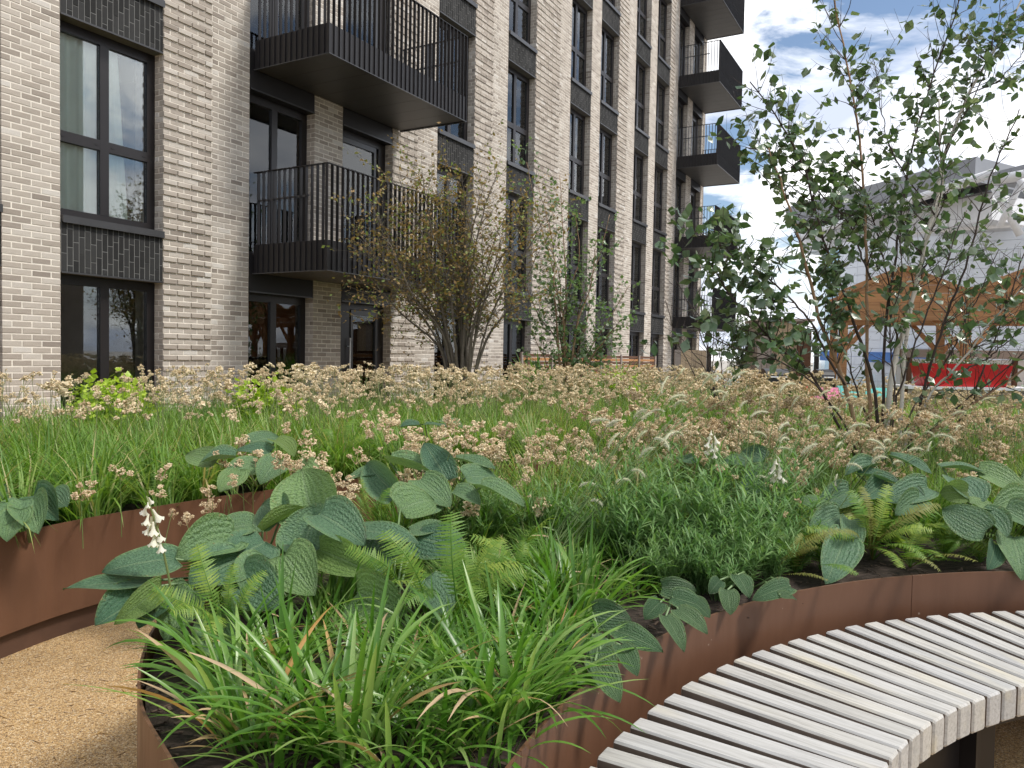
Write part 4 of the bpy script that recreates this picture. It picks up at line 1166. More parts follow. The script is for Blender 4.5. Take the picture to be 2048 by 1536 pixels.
hosta(on_level(60, 1085, SOIL), [
    (45, 1000, 3.7, 0, 1055, 3.5, 0.17, HB, FC, 0.2), (70, 990, 3.8, 118, 1040, 3.6, 0.18, HB, FC, -0.1), (60, 1005, 3.7, 75, 1062, 3.5, 0.17, HB, FC, 0.1), (20, 985, 3.9, -40, 1010, 3.8, 0.17, HB, FC, 0.3),
    (40, 1020, 3.6, 10, 1075, 3.45, 0.14, HB, CAMU, 0.2), (100, 985, 3.9, 130, 1010, 3.8, 0.15, HB, FC, 0)],
    'dark hosta at the rim of the left planter on the frame edge')
hosta(on_level(1830, 1080, SOIL), [
    (1780, 912, 4.15, 1865, 948, 4.0, 0.16, HB, UP, 0.1), (1715, 948, 4.0, 1800, 968, 3.9, 0.13, HB, UP, 0.0), (1770, 965, 3.95, 1722, 1000, 3.8, 0.14, HB, FC, 0.2), (1800, 985, 3.8, 1850, 1000, 3.7, 0.15, HB, FC, 0.0),
    (1855, 975, 3.8, 1775, 998, 3.65, 0.15, HB, FC, 0.1), (1840, 1000, 3.7, 1790, 1030, 3.6, 0.13, HB, FC, 0.1), (1700, 985, 3.9, 1640, 1010, 3.8, 0.14, HB, FC, 0.1), (1750, 930, 4.1, 1690, 950, 4.0, 0.12, HB, UP, 0.1)],
    'hosta with flat overlapping leaves behind the right hand fern')
hosta(on_level(1960, 1095, SOIL), [
    (1915, 958, 3.85, 1960, 1008, 3.65, 0.22, HB, FC, 0.0), (1885, 935, 4.0, 1975, 945, 3.95, 0.16, HB, UP, 0.2), (1955, 940, 4.0, 2060, 985, 3.8, 0.16, HB, FC, 0.0), (2060, 1000, 3.75, 1985, 1020, 3.65, 0.15, HB, FC, -0.2),
    (1940, 1005, 3.65, 2005, 1022, 3.6, 0.12, HB, UP, 0.0), (1972, 1062, 3.42, 1883, 1012, 3.58, 0.155, HB, CAMU, 0.2), (1960, 1020, 3.6, 2015, 1075, 3.42, 0.14, HB, FC, 0.1), (2025, 1075, 3.5, 2050, 1150, 3.3, 0.17, HB, FC, 0.0),
    (2010, 1020, 3.6, 2080, 1060, 3.5, 0.17, HB, FC, 0.0), (2040, 960, 3.9, 2110, 990, 3.8, 0.18, HB, FC, 0.0), (1935, 985, 3.7, 1880, 985, 3.75, 0.12, HY, FC, 0.4), (1990, 1090, 3.45, 1975, 1140, 3.35, 0.10, HB, CAMU, 0.0)],
    'big hosta at the right frame edge with upturned yellowish margins')
hosta(on_level(1690, 1100, SOIL), [
    (1690, 1075, 3.42, 1655, 1162, 3.14, 0.165, HB, FC, 0.1), (1680, 1030, 3.6, 1620, 1060, 3.45, 0.14, HB, FC, 0.2), (1700, 1040, 3.55, 1705, 1110, 3.35, 0.12, HB, FC, 0.0), (1650, 1010, 3.7, 1590, 1000, 3.75, 0.13, HB, UP, 0.1)],
    'hosta with one dark drooping leaf over the bark behind the rim')
hosta(on_level(1530, 1010, SOIL), [
    (1500, 945, 4.0, 1560, 960, 3.9, 0.15, HB, FC, 0.1), (1490, 935, 4.1, 1440, 925, 4.15, 0.14, HB, UP, 0.1), (1530, 920, 4.2, 1480, 905, 4.3, 0.14, HB, FC, 0.1), (1520, 960, 3.9, 1480, 990, 3.8, 0.14, HB, FC, 0.1), (1390, 925, 4.1, 1350, 915, 4.2, 0.12, HB, UP, 0.1)],
    'hosta half buried in white burnet stems right of centre')
hosta(on_level(1200, 1330, SOIL), [
    (1190, 1322, 2.16, 1240, 1396, 2.02, 0.085, HD, FC, 0.1), (1235, 1262, 2.36, 1325, 1298, 2.24, 0.085, HD, FC, 0.1), (1185, 1225, 2.46, 1262, 1240, 2.42, 0.10, HD, CAMU, 0.0), (1240, 1290, 2.28, 1275, 1345, 2.16, 0.07, HD, FC, 0.1),
    (1215, 1280, 2.3, 1180, 1330, 2.2, 0.08, HD, FC, 0.0), (1170, 1265, 2.4, 1130, 1300, 2.3, 0.08, HD, FC, 0.0), (1200, 1300, 2.24, 1225, 1365, 2.1, 0.075, HD, FC, -0.1)],
    'small dark hosta spilling over the curved rim above the bench', name='small_hosta')
hosta(on_level(1350, 1225, SOIL), [
    (1332, 1232, 2.5, 1370, 1296, 2.36, 0.065, HD, FC, 0.1), (1355, 1218, 2.58, 1415, 1260, 2.46, 0.075, HD, FC, 0.1), (1345, 1195, 2.64, 1418, 1215, 2.6, 0.09, HD, FC, 0.1), (1325, 1175, 2.7, 1395, 1180, 2.68, 0.08, HD, CAMU, 0.0), (1320, 1205, 2.62, 1290, 1235, 2.54, 0.07, HD, FC, 0.0),
    (1380, 1200, 2.64, 1420, 1230, 2.56, 0.07, HD, FC, 0.1)],
    'small dark hosta with one pointed leaf hanging over the rim', name='small_hosta')
hosta(on_level(1500, 1180, SOIL), [
    (1455, 1180, 2.78, 1462, 1226, 2.7, 0.075, HD, FC, 0.0), (1475, 1150, 2.9, 1500, 1190, 2.8, 0.08, HD, FC, 0.1), (1580, 1172, 2.86, 1508, 1195, 2.78, 0.08, HD, FC, 0.0), (1560, 1190, 2.8, 1595, 1195, 2.8, 0.06, HD, UP, 0.0), (1440, 1160, 2.85, 1420, 1185, 2.8, 0.06, HD, FC, 0.1)],
    'small dark hosta sprinkled with specks behind the rim bend', name='small_hosta')

# ---- ferns
def frond_mesh(seed, pairs=24, width=0.32, arch=0.55, teeth=4):
    rr = random.Random(seed); mb = MB()
    sway = rr.uniform(-0.15, 0.15)
    def spine(s):
        return np.array([sway * s * s, s * (1 - 0.12 * arch * s), 0.30 * arch * (math.sin(s * 2.2)) - 0.34 * arch * s * s])
    mb.tube([spine(s) for s in np.linspace(0, 1, 10)], np.linspace(0.008, 0.002, 10), 4, 0.2, cap=False)
    for k in range(pairs):
        s = 0.14 + 0.85 * (k / (pairs - 1)) ** 0.93
        c = spine(s); d = spine(min(1, s + 0.02)) - spine(s - 0.02); d /= np.linalg.norm(d)
        prof = (math.sin(math.pi * (0.10 + 0.88 * (1 - s)) ** 0.85)) ** 0.8 if s < 0.98 else 0.1
        L = width / 2 * max(0.08, prof); hw = 0.0145 * (0.6 + 0.5 * prof)
        nrm = np.cross(np.array([1, 0, 0]), d); nrm /= np.linalg.norm(nrm)
        for sd in (-1, 1):
            L2 = L * rr.uniform(0.9, 1.08); sw = rr.uniform(0.12, 0.34)
            dirv = np.array([sd, 0, 0]) * math.cos(sw) + d * math.sin(sw) - nrm * rr.uniform(0.0, 0.25)
            V = []; n = teeth * 2 + 1
            for q in range(n):
                f = q / (n - 1)
                cc = c + dirv * L2 * f - nrm * 0.12 * L2 * f * f
                w = hw * (1 - f ** 1.6) * (1.0 if q % 2 == 0 else 0.62) + 0.0008
                V += [cc - d * w, cc + d * w]
            mb.add(V, [(2 * q, 2 * q + 1, 2 * q + 3, 2 * q + 2) for q in range(n - 1)], rr.uniform(0.3, 0.7) + 0.12 * (s - 0.5))
    return mb.mesh('frond', False)
FERN, FERNB = [], []
for k in range(5):
    me = frond_mesh(k, 26, 0.34 + 0.04 * (k % 3), 0.5 + 0.15 * k); me.materials.append(M['fern']); FERN.append(me)
for k in range(2):
    me = frond_mesh(50 + k, 24, 0.30, 0.6 + 0.3 * k); me.materials.append(M['fernb']); FERNB.append(me)
def fern(crown, fronds, label, n_rand=0, L=0.45, seed=0, brown=0.0, tilt=(0.3, 1.0)):
    rr = random.Random(seed); crown = np.array(crown, float)
    root = empty('fern', crown, 0, label, 'plant')
    def pool(): return rr.choice(FERNB) if rr.random() < brown else rr.choice(FERN)
    for (bx, by, bY, tx, ty, tY, ws, up) in fronds:
        B, T = at(bx, by, bY) - crown, at(tx, ty, tY) - crown
        Ln = np.linalg.norm(T - B)
        obj('frond', pool(), None, root, leaf_mw(B, T, Ln * ws, 1.0, up, rr.uniform(-0.25, 0.25)))
    for i in range(n_rand):
        az = 2 * math.pi * i / n_rand + rr.uniform(-0.3, 0.3); tl = rr.uniform(*tilt); l = L * rr.uniform(0.75, 1.1)
        T = np.array([math.cos(az) * math.sin(tl), math.sin(az) * math.sin(tl), math.cos(tl)]) * l
        obj('frond', pool(), None, root, leaf_mw(np.zeros(3), T, l * rr.uniform(0.9, 1.15), 1.0, (-math.cos(az) * 0.6, -math.sin(az) * 0.6, 1.0), rr.uniform(-0.3, 0.3)))
    return root
fern(on_level(900, 1260, SOIL), [(915, 1215, 2.36, 878, 1015, 2.44, 1.15, CAMU), (935, 1220, 2.40, 935, 1060, 2.46, 0.95, FC), (850, 1200, 2.38, 780, 1040, 2.36, 1.0, FC), (800, 1170, 2.5, 690, 1075, 2.42, 0.9, FC), (930, 1180, 2.55, 1000, 1060, 2.62, 1.0, FC), (880, 1190, 2.5, 800, 1190, 2.3, 0.9, FC), (940, 1200, 2.52, 1050, 1120, 2.5, 1.0, FC), (910, 1200, 2.5, 960, 1190, 2.3, 0.9, UP)],
     'bright green fern with a broad frond standing up in the middle foreground', 5, 0.36, 1)
fern(on_level(440, 1290, SOIL), [(445, 1250, 2.36, 372, 1085, 2.42, 1.0, FC), (430, 1245, 2.34, 300, 1160, 2.26, 0.9, FC), (440, 1250, 2.34, 345, 1225, 2.18, 0.9, FC), (460, 1245, 2.36, 455, 1120, 2.4, 0.9, FC), (470, 1250, 2.34, 540, 1130, 2.38, 0.9, FC), (450, 1255, 2.3, 400, 1270, 2.1, 0.9, UP)],
     'fern with fronds fanning out beside the hanging hosta leaves', 3, 0.33, 2)
fern(on_level(1030, 1200, SOIL), [(1030, 1160, 2.8, 1060, 1075, 2.8, 0.9, FC), (1020, 1160, 2.8, 975, 1085, 2.75, 0.9, FC)], 'fern behind the lily turf right of the tall frond', 6, 0.38, 3)
fern(on_level(760, 1080, SOIL), [(745, 1040, 3.2, 712, 955, 3.25, 0.7, CAMU), (735, 1030, 3.2, 705, 985, 3.2, 0.8, FC), (750, 1030, 3.2, 790, 960, 3.3, 0.8, FC)], 'slim upright fern behind the upright hosta leaf', 4, 0.34, 4)
fern(on_level(690, 935, SOIL), [(690, 890, 4.3, 700, 830, 4.4, 1.0, FC), (670, 890, 4.3, 640, 850, 4.4, 1.0, FC), (690, 900, 4.2, 740, 870, 4.2, 1.0, FC)], 'pale fern in the meadow left of centre', 6, 0.42, 5)
fern(on_level(1745, 1120, SOIL), [(1745, 1090, 3.5, 1770, 955, 3.62, 0.8, CAMU), (1740, 1090, 3.5, 1725, 960, 3.62, 0.8, FC), (1735, 1090, 3.5, 1690, 970, 3.55, 0.8, FC), (1755, 1080, 3.5, 1905, 1000, 3.5, 0.7, FC), (1750, 1090, 3.45, 1880, 1055, 3.3, 0.7, FC), (1735, 1090, 3.45, 1610, 1060, 3.35, 0.7, FC), (1755, 1095, 3.4, 1870, 1110, 3.2, 0.7, UP), (1745, 1095, 3.4, 1820, 1135, 3.14, 0.8, UP), (1720, 1080, 3.45, 1680, 1060, 3.3, 0.8, FC)],
     'olive green fern spreading low behind the right hand rim', 11, 0.42, 6, brown=0.35, tilt=(0.5, 1.3))
fern(on_level(1590, 1150, SOIL), [(1560, 1120, 3.2, 1690, 1050, 3.2, 0.6, FC), (1565, 1150, 3.05, 1665, 1158, 2.95, 0.5, UP), (1560, 1130, 3.2, 1610, 1060, 3.25, 0.7, FC), (1570, 1120, 3.2, 1640, 1090, 3.1, 0.6, FC)], 'yellowing fern at the edge of the feathery plants', 8, 0.32, 7, brown=0.5, tilt=(0.4, 1.3))
fern(on_level(1890, 1120, SOIL), [(1890, 1110, 3.5, 1930, 1080, 3.5, 0.8, FC)], 'low dark fern under the right hand hostas', 9, 0.30, 8, tilt=(0.6, 1.35))
fern(on_level(1820, 1135, SOIL), [(1800, 1120, 3.3, 1890, 1140, 3.15, 0.8, UP), (1810, 1110, 3.35, 1850, 1040, 3.4, 0.8, FC)], 'low fern with toothed fronds right behind the seam of the rim', 9, 0.30, 21, brown=0.2, tilt=(0.7, 1.4))
fern(on_level(1640, 1140, SOIL), [(1640, 1130, 3.1, 1720, 1150, 2.98, 0.8, UP)], 'small fern beside the drooping hosta leaf', 6, 0.24, 22, tilt=(0.6, 1.3))
fern(on_level(1960, 1125, SOIL), [], 'low fern at the rim below the frame edge hosta', 9, 0.28, 23, tilt=(0.7, 1.4))
for i, (x, y) in enumerate(((2180, 1100), (2300, 1080))):
    fern(on_level(x, y, SOIL), [], ('fern just beyond the right frame edge', 'fern well beyond the right frame edge')[i], 10, 0.40, 30 + i)
fern(on_level(620, 960, SOIL), [], 'small fern beside the path behind the seed heads', 7, 0.34, 9)
fern(on_level(1440, 1080, SOIL), [], 'fern showing between the feathery plants', 7, 0.40, 10)

# ---- feathery perennials
def feather_mesh(seed, stems=50, H=0.44, lf=0.085):
    rng = np.random.default_rng(seed); mb = MB(); B = []; AZ = []; LE = []; TT = []
    for i in range(stems):
        az = rng.uniform(0, 6.28); ln = rng.uniform(0.05, 0.85); h = H * rng.uniform(0.65, 1.1)
        b = np.array([0.07 * math.cos(az) * rng.random(), 0.07 * math.sin(az) * rng.random(), 0])
        pts = stalk_pts(b, az, ln, h, 8)
        mb.tube(pts, np.linspace(0.0028, 0.001, 8), 3, 0.7, cap=False)
        for s in np.linspace(0.18, 1.0, 24):
            q = pts[0] * 0
            f = s * 7; i0 = min(6, int(f)); q = pts[i0] + (pts[i0 + 1] - pts[i0]) * (f - i0)
            B.append(q); AZ.append(rng.uniform(0, 6.28)); LE.append(rng.uniform(0.5, 1.35)); TT.append(rng.uniform(0.15, 0.95))
    n = len(B)
    V, F, bi = blades(np.array(B), np.array(AZ), np.array(LE), rng.uniform(-0.2, 0.9, n), rng.uniform(0.7, 1.2, n) * lf, np.full(n, 0.0085), 3)
    mb.add(V, F, np.array(TT)[bi])
    return mb.mesh('foliage', True)
FE = []
for k in range(3):
    me = feather_mesh(700 + k); me.materials.append(M['feather']); FE.append(me)
for i, (x, y, s) in enumerate([(1250, 1150, 1.0), (1360, 1140, 1.05), (1450, 1150, 1.0), (1530, 1110, 1.05), (1400, 1080, 1.1), (1500, 1050, 1.1), (1300, 1080, 1.05), (1590, 1040, 1.0), (1210, 1060, 0.9), (1480, 1180, 0.7), (1100, 1110, 0.8), (1840, 930, 1.0), (1960, 925, 1.0), (970, 1120, 0.8), (1420, 1010, 1.1), (1330, 1190, 0.6), (1400, 1185, 0.65), (1440, 1200, 0.5), (1540, 1165, 0.6), (1590, 1140, 0.6), (1300, 1150, 0.8)]):
    p = on_level(x, y, SOIL)
    r_ = empty('feathery_perennial', p, random.uniform(0, 6.28), 'feathery green perennial ' + ['at the left front of the feathery patch', 'behind the two small rim hostas', 'behind the rim bend', 'left of the yellowing fern', 'in the middle of the feathery patch', 'behind the rim bend in the second row', 'left of the patch middle', 'behind the yellowing fern', 'behind the broad lily turf clump', 'low at the rim bend above the specked hosta', 'right of the tall frond', 'behind the hosta with flat leaves', 'behind the frame edge hosta', 'close behind the tall frond', 'at the back of the feathery patch', 'small and low left of the pointed hanging hosta leaf', 'small and low right of the pointed hanging hosta leaf', 'smallest at the very rim', 'small left of the bare bark soil', 'small at the bare bark soil', 'between the broad lily turf and the feathery patch'][i], 'plant', 'feathery perennials of the near planter')
    r_.scale = (s, s, s)
    stuff(obj('foliage', FE[i % 3], None, r_))

# ---- white burnet: long leaning stems with bottlebrush flowers
def brush_mesh(seed, L=0.065):
    rng = np.random.default_rng(seed); mb = MB()
    s = np.linspace(0, 1, 9); bend = rng.uniform(0.4, 1.7)
    th = 0.5 + bend * s
    x = np.concatenate([[0], np.cumsum(np.sin(th[1:]) * L / 8)]); z = np.concatenate([[0], np.cumsum(np.cos(th[1:]) * L / 8)])
    P = np.stack([x, 0 * x, z], 1)
    mb.tube(P, 0.0042 * np.sin(np.pi * np.clip(0.12 + 0.85 * s, 0, 1)) ** 0.5, 6, 0.1)
    n = 280; f = rng.uniform(0.0, 0.72 + 0.25 * rng.random(), n) ; i = np.minimum(7, (f * 8).astype(int))
    C = P[i] + (P[i + 1] - P[i]) * (f * 8 - i)[:, None]
    az = rng.uniform(0, 6.28, n)
    V, F, bi = blades(C, az, rng.uniform(0.2, 2.6, n), rng.uniform(-0.3, 0.3, n), rng.uniform(0.008, 0.017, n), np.full(n, 0.0026), 1)
    mb.add(V, F, rng.uniform(0.5, 1.0, n)[bi])
    return mb.mesh('flower', True)
BRUSH = []
for k in range(5):
    me = brush_mesh(800 + k, 0.062 + 0.009 * k); me.materials.append(M['white_fl']); BRUSH.append(me)
def burnet(crown, tips, label, seed):
    rr = random.Random(seed); crown = np.array(crown, float)
    root = empty('white_burnet', crown, 0, label, 'plant')
    for (x, y, Y) in tips:
        T = at(x, y, Y) - crown; b = np.array([rr.uniform(-0.05, 0.05), rr.uniform(-0.05, 0.05), 0])
        c = b * 0.3 + T * 0.5 + np.array([0, 0, 0.10 * rr.uniform(0.3, 1.0)]) * np.linalg.norm(T)
        s = np.linspace(0, 1, 12)[:, None]
        P = (1 - s) ** 2 * b + 2 * s * (1 - s) * c + s * s * T
        st = MB().tube(P, np.linspace(0.0036, 0.0016, 12), 4, rr.uniform(0.0, 0.35), cap=False)
        k = rr.randint(5, 8); side = P[k] + np.array([rr.uniform(-0.05, 0.10), rr.uniform(-.05, .05), rr.uniform(0.03, 0.10)])
        st.tube([P[k], (P[k] + side) / 2 + [0, 0, 0.01], side], 0.0010, 3, 0.5, cap=False)
        st.build('stem', M['stem'], root, smooth=True)
        for e in (P[-1], side):
            if e is side and rr.random() < 0.45: continue
            o = obj('flower', rr.choice(BRUSH), None, root); o.location = e
            o.rotation_euler = (rr.uniform(-0.3, 0.3), rr.uniform(-0.2, 0.8), rr.uniform(-0.9, 0.9)); q = rr.uniform(0.8, 1.3); o.scale = (q, q, q)
    return root
burnet(on_level(1060, 1180, SOIL), [(1322, 785, 3.7), (1338, 800, 3.7), (1402, 748, 3.9), (1425, 750, 3.9), (1452, 742, 4.0), (1470, 755, 4.0), (1405, 770, 3.8), (1425, 785, 3.8), (1445, 800, 3.8), (1185, 842, 3.6), (1215, 852, 3.6), (1268, 838, 3.6), (1330, 765, 3.9), (1362, 745, 4.0), (1265, 940, 3.3)],
       'white burnet with long stems leaning right from the centre of the planter', 1)
burnet(on_level(1480, 1120, SOIL), [(1560, 785, 4.2), (1585, 810, 4.2), (1520, 798, 4.2), (1640, 790, 4.3), (1655, 815, 4.2), (1690, 800, 4.4), (1615, 845, 4.1), (1650, 860, 4.1), (1575, 860, 4.0), (1560, 885, 3.9), (1720, 830, 4.3), (1760, 812, 4.5), (1780, 835, 4.4), (1480, 815, 4.1), (1500, 835, 4.0)],
       'white burnet with many bottlebrush flowers right of centre', 2)
burnet(on_level(1600, 1120, SOIL), [(1735, 880, 4.0), (1835, 825, 4.5), (1850, 832, 4.5), (1870, 872, 4.3), (1905, 830, 4.6), (1912, 860, 4.4), (1745, 925, 3.8), (1800, 875, 4.2), (1855, 900, 4.1), (1965, 800, 4.8), (1690, 870, 4.1)],
       'white burnet leaning towards the birch trunks on the right', 3)

# ---- white hosta flower spikes
def bell_mesh(seed):
    rr = random.Random(seed); V = []; F = []; n = 12
    for j in range(7):
        s = j / 6; r = 0.004 + 0.004 * s + 0.012 * max(0, s - 0.45) ** 1.5 * 2.2
        for i in range(n):
            a = 2 * math.pi * i / n; q = r * (1 + (0.35 * math.cos(6 * a) * max(0, s - 0.6)))
            V.append((q * math.cos(a), q * math.sin(a), -0.048 * s + 0.006 * max(0, s - 0.8) * math.cos(6 * a) * 4))
    for j in range(6):
        for i in range(n): F.append((j * n + i, j * n + (i + 1) % n, (j + 1) * n + (i + 1) % n, (j + 1) * n + i))
    return MB().add(V, F, rr.uniform(0.6, 1.0)).mesh('flower', True)
BELL = []
for k in range(3):
    me = bell_mesh(k); me.materials.append(M['white_fl']); BELL.append(me)
def spike(bx, by, bY, tx, ty, tY, n, label, seed, sc=1.0, span=0.42):
    rr = random.Random(seed)
    B, T = at(bx, by, bY), at(tx, ty, tY)
    root = empty('hosta_flower_spike', B, 0, label, 'flower')
    P = np.array([(T - B) * s + np.array([0.01 * math.sin(s * 3), 0, 0]) for s in np.linspace(0, 1, 8)])
    MB().tube(P, np.linspace(0.0042, 0.0022, 8), 6, 0.55).build('stem', M['stem'], root, smooth=True)
    for i in range(n):
        f = 1 - span + span * (i + 0.5) / n
        p = (T - B) * f; az = i * 2.4 + rr.uniform(-0.4, 0.4)
        o = obj('flower', rr.choice(BELL), None, root); o.location = p + np.array([math.cos(az), math.sin(az), 0]) * 0.010 * sc
        tl = rr.uniform(0.1, 0.5); o.rotation_euler = (0, -tl, az); q = sc * rr.uniform(0.75, 1.1) * (1.0 if i < n - 2 else 0.6); o.scale = (q, q, q)
    return root
spike(345, 1200, 2.36, 292, 992, 2.32, 12, 'white hosta flower spike drooping in front of the left planter wall', 1, 0.80, 0.44)
spike(1420, 960, 4.0, 1425, 858, 4.0, 8, 'white hosta flower spike among the burnet right of centre', 2, 1.1)
spike(1560, 1000, 3.7, 1552, 912, 3.7, 9, 'white hosta flower spike above the yellowing fern', 4, 1.0)
spike(700, 1110, 2.75, 708, 1035, 2.75, 6, 'short faded hosta flower spike beside the big hosta', 5, 0.7)
spike(880, 985, 3.6, 893, 905, 3.6, 7, 'pale hosta flower spike near the ribbed hosta', 6, 0.7)

# ---- lime shrubs under the windows
LEAFV = np.array([(0, 0, 0), (-0.20, 0.25, 0.03), (0.20, 0.25, 0.03), (0, 0.30, -0.01), (-0.30, 0.52, 0.03), (0.30, 0.52, 0.03), (0, 0.62, 0.0), (0, 1.0, -0.06)])
LEAFF = [(0, 3, 1), (0, 2, 3), (1, 3, 6, 4), (3, 2, 5, 6), (4, 6, 7), (6, 5, 7)]
def leaves_at(P, rng, size, wide=1.0, hang=0.6, out=None):
    """many small leaves, hanging more or less; returns V, F, tint"""
    n = len(P)
    az = rng.uniform(0, 6.28, n); pt = rng.normal(-hang, 0.55, n); rl = rng.normal(0, 0.6, n)
    if out is not None: az = np.arctan2(out[:, 1], out[:, 0]) + rng.normal(0, 1.0, n)
    s = size * rng.uniform(0.55, 1.15, n)
    y = np.stack([np.cos(az) * np.cos(pt), np.sin(az) * np.cos(pt), np.sin(pt)], 1)
    x0 = np.stack([-np.sin(az), np.cos(az), 0 * az], 1); z0 = np.cross(x0, y)
    x = x0 * np.cos(rl)[:, None] + z0 * np.sin(rl)[:, None]; z = np.cross(x, y)
    L = LEAFV * np.array([wide, 1, 1])
    V = P[:, None, :] + s[:, None, None] * (L[None, :, 0:1] * x[:, None, :] + L[None, :, 1:2] * y[:, None, :] + L[None, :, 2:3] * z[:, None, :])
    k = len(LEAFV); F = []
    for i in range(n):
        b = i * k
        for f in LEAFF: F.append([b + q for q in f])
    return V.reshape(-1, 3), F, np.repeat(np.clip(rng.normal(0.5, 0.2, n), 0, 1), k)
def lime(x, y, Y, rad, h, label, seed):
    rng = np.random.default_rng(seed); p = at(x, y, Y); b = np.array([p[0], p[1], SOIL])
    root = empty('lime_shrub', b, 0, label, 'shrub')
    n = 1500; d = rng.normal(0, 1, (n, 3)); d /= np.linalg.norm(d, axis=1)[:, None]
    r = rng.uniform(0.55, 1.0, n)[:, None] * (1 + 0.25 * np.sin(d[:, 0:1] * 7) * np.cos(d[:, 1:2] * 6))
    P = d * r * np.array([rad, rad, (p[2] - SOIL + h) / 2]) + np.array([0, 0, (p[2] - SOIL + h) / 2])
    P = P[P[:, 2] > 0.1]
    V, F, T = leaves_at(P, rng, 0.075, 1.1, 0.0, P)
    stuff(MB().add(V, F, T).build('crown', M['lime'], root))
    st = MB()
    for i in range(9):
        q = P[rng.integers(len(P))]; st.tube([(0, 0, 0), q * 0.5 + [0, 0, 0.05], q * 0.9], [0.008, 0.005, 0.002], 4)
    st.build('stems', M['stem'], root)
lime(225, 752, 6.9, 0.36, 0.02, 'bright lime green shrub below the first ground floor window', 1)
lime(530, 762, 7.6, 0.36, 0.02, 'lime green shrub below the balcony next to the brick pier', 2)
lime(1240, 742, 12.5, 0.30, 0.02, 'small far lime shrub before the timber fence', 3)

# ---- bark chips on the open soil
rg = np.random.default_rng(77)
chips = MB()
for i in range(1500):
    r_ = rg.random()
    if r_ < 0.6: p = (rg.uniform(-1.1, 0.2), rg.uniform(1.3, 2.6))
    else: p = (rg.uniform(0.4, 2.8), rg.uniform(2.5, 3.7))
    if not inside(np.array([p]), NEAR)[0]: continue
    a = rg.uniform(0, 6.28); L = rg.uniform(0.008, 0.03); d = np.array([math.cos(a), math.sin(a), rg.uniform(-0.3, 0.3)])
    c = np.array([p[0], p[1], SOIL + rg.uniform(0.0, 0.012)])
    chips.bar(c - d * L / 2, c + d * L / 2, rg.uniform(0.004, 0.011), rg.uniform(0.002, 0.005), rg.random())
tag(chips.build('bark_mulch', M['bark_chip']), 'loose dark bark chips on the open soil of the near planter', 'mulch', kind='stuff')

# ================================================================== trees
def poly_len(P): return np.concatenate([[0], np.cumsum(np.linalg.norm(np.diff(P, axis=0), axis=1))])
def resample(P, n):
    P = catmull(P, 6); d = poly_len(P); s = np.linspace(0, d[-1], n)
    return np.stack([np.interp(s, d, P[:, i]) for i in range(3)], 1)
def twigs_on(P, rad, rng, n, lo, hi, Lmin, Lmax, up, wood, leafpts, per, crook=0.25, sub=True, rt=0.0022, spread=1.0, bare=0.0):
    """side twigs along polyline P; leaf points gather on their outer parts"""
    m = len(P); T = np.gradient(P, axis=0); T /= np.linalg.norm(T, axis=1)[:, None]
    for i in range(n):
        f = lo + (hi - lo) * rng.random() ; k = int(f * (m - 1)); p = P[k]
        d = rng.normal(0, 1, 3); d -= d.dot(T[k]) * T[k] * 0.6; d /= np.linalg.norm(d)
        d = d * spread + T[k] * 0.55 + np.array([0, 0, up]); d /= np.linalg.norm(d)
        L = rng.uniform(Lmin, Lmax); q = [p]; dd = d.copy()
        for s in range(6):
            dd = dd + rng.normal(0, crook, 3) * 0.4 + np.array([0, 0, 0.05]); dd /= np.linalg.norm(dd)
            q.append(q[-1] + dd * L / 6)
        q = np.array(q); r0 = min(rad[k] * 0.6, rt * (1 + 2 * L))
        wood.tube(q, np.linspace(r0, 0.0009, 7), 4, 0.0, cap=False)
        if rng.random() < bare: continue
        c = rng.poisson(per * L / 0.3)
        for j in range(c):
            g_ = rng.uniform(0.25, 1.0); kk = g_ * 6; a = min(5, int(kk))
            leafpts.append(q[a] + (q[a + 1] - q[a]) * (kk - a) + rng.normal(0, 0.018, 3))
        if sub and L > 0.2:
            for j in range(int(L / 0.16)):
                a = rng.integers(2, 6); d2 = dd + rng.normal(0, 0.9, 3); d2 /= np.linalg.norm(d2); l2 = L * rng.uniform(0.25, 0.5)
                e = q[a] + d2 * l2 + np.array([0, 0, -0.02]); wood.tube([q[a], (q[a] + e) / 2 + rng.normal(0, 0.01, 3), e], [0.0014, 0.0011, 0.0007], 3, 0.0, cap=False)
                for u in range(rng.poisson(per * 0.45)):
                    leafpts.append(q[a] + (e - q[a]) * rng.uniform(0.4, 1.0) + rng.normal(0, 0.015, 3))
def tree(name, base, stems, label, leafmat, twigmat, size, wide, hang, seed, cat='tree', tw=(0.12, 0.5), keep=1.0):
    """stems: (points, r0, r1, material, n twigs, lo, hi, leaves per twig)"""
    rng = np.random.default_rng(seed)
    base = np.array(base, float)
    root = empty(name, base, 0, label, cat)
    tw_mb = MB(); lp = []
    for (pts, r0, r1, mat, n, lo, hi, per) in stems:
        P = resample(np.array(pts) - base, 34)
        P[2:] += np.cumsum(rng.normal(0, 0.0055, (32, 3)), 0) * np.array([1, 1, 0.3])
        rad = np.linspace(r0, r1, 34)
        MB().tube(P, rad, 9, 0.0).build('trunk', mat, root, smooth=True)
        twigs_on(P, rad, rng, n, lo, hi, tw[0], tw[1], 0.35, tw_mb, lp, per)
    stuff(tw_mb.build('twigs', twigmat, root))
    lp = np.array(lp)
    lp = lp[rng.random(len(lp)) < keep]
    V, F, T = leaves_at(lp, rng, size, wide, hang)
    stuff(MB().add(V, F, T).build('crown', leafmat, root))
    return root, len(lp)
BW, BT, BK = M['bark_white'], M['bark_tan'], M['bark_dark']
def pl(*a): return [at(*q) for q in a]
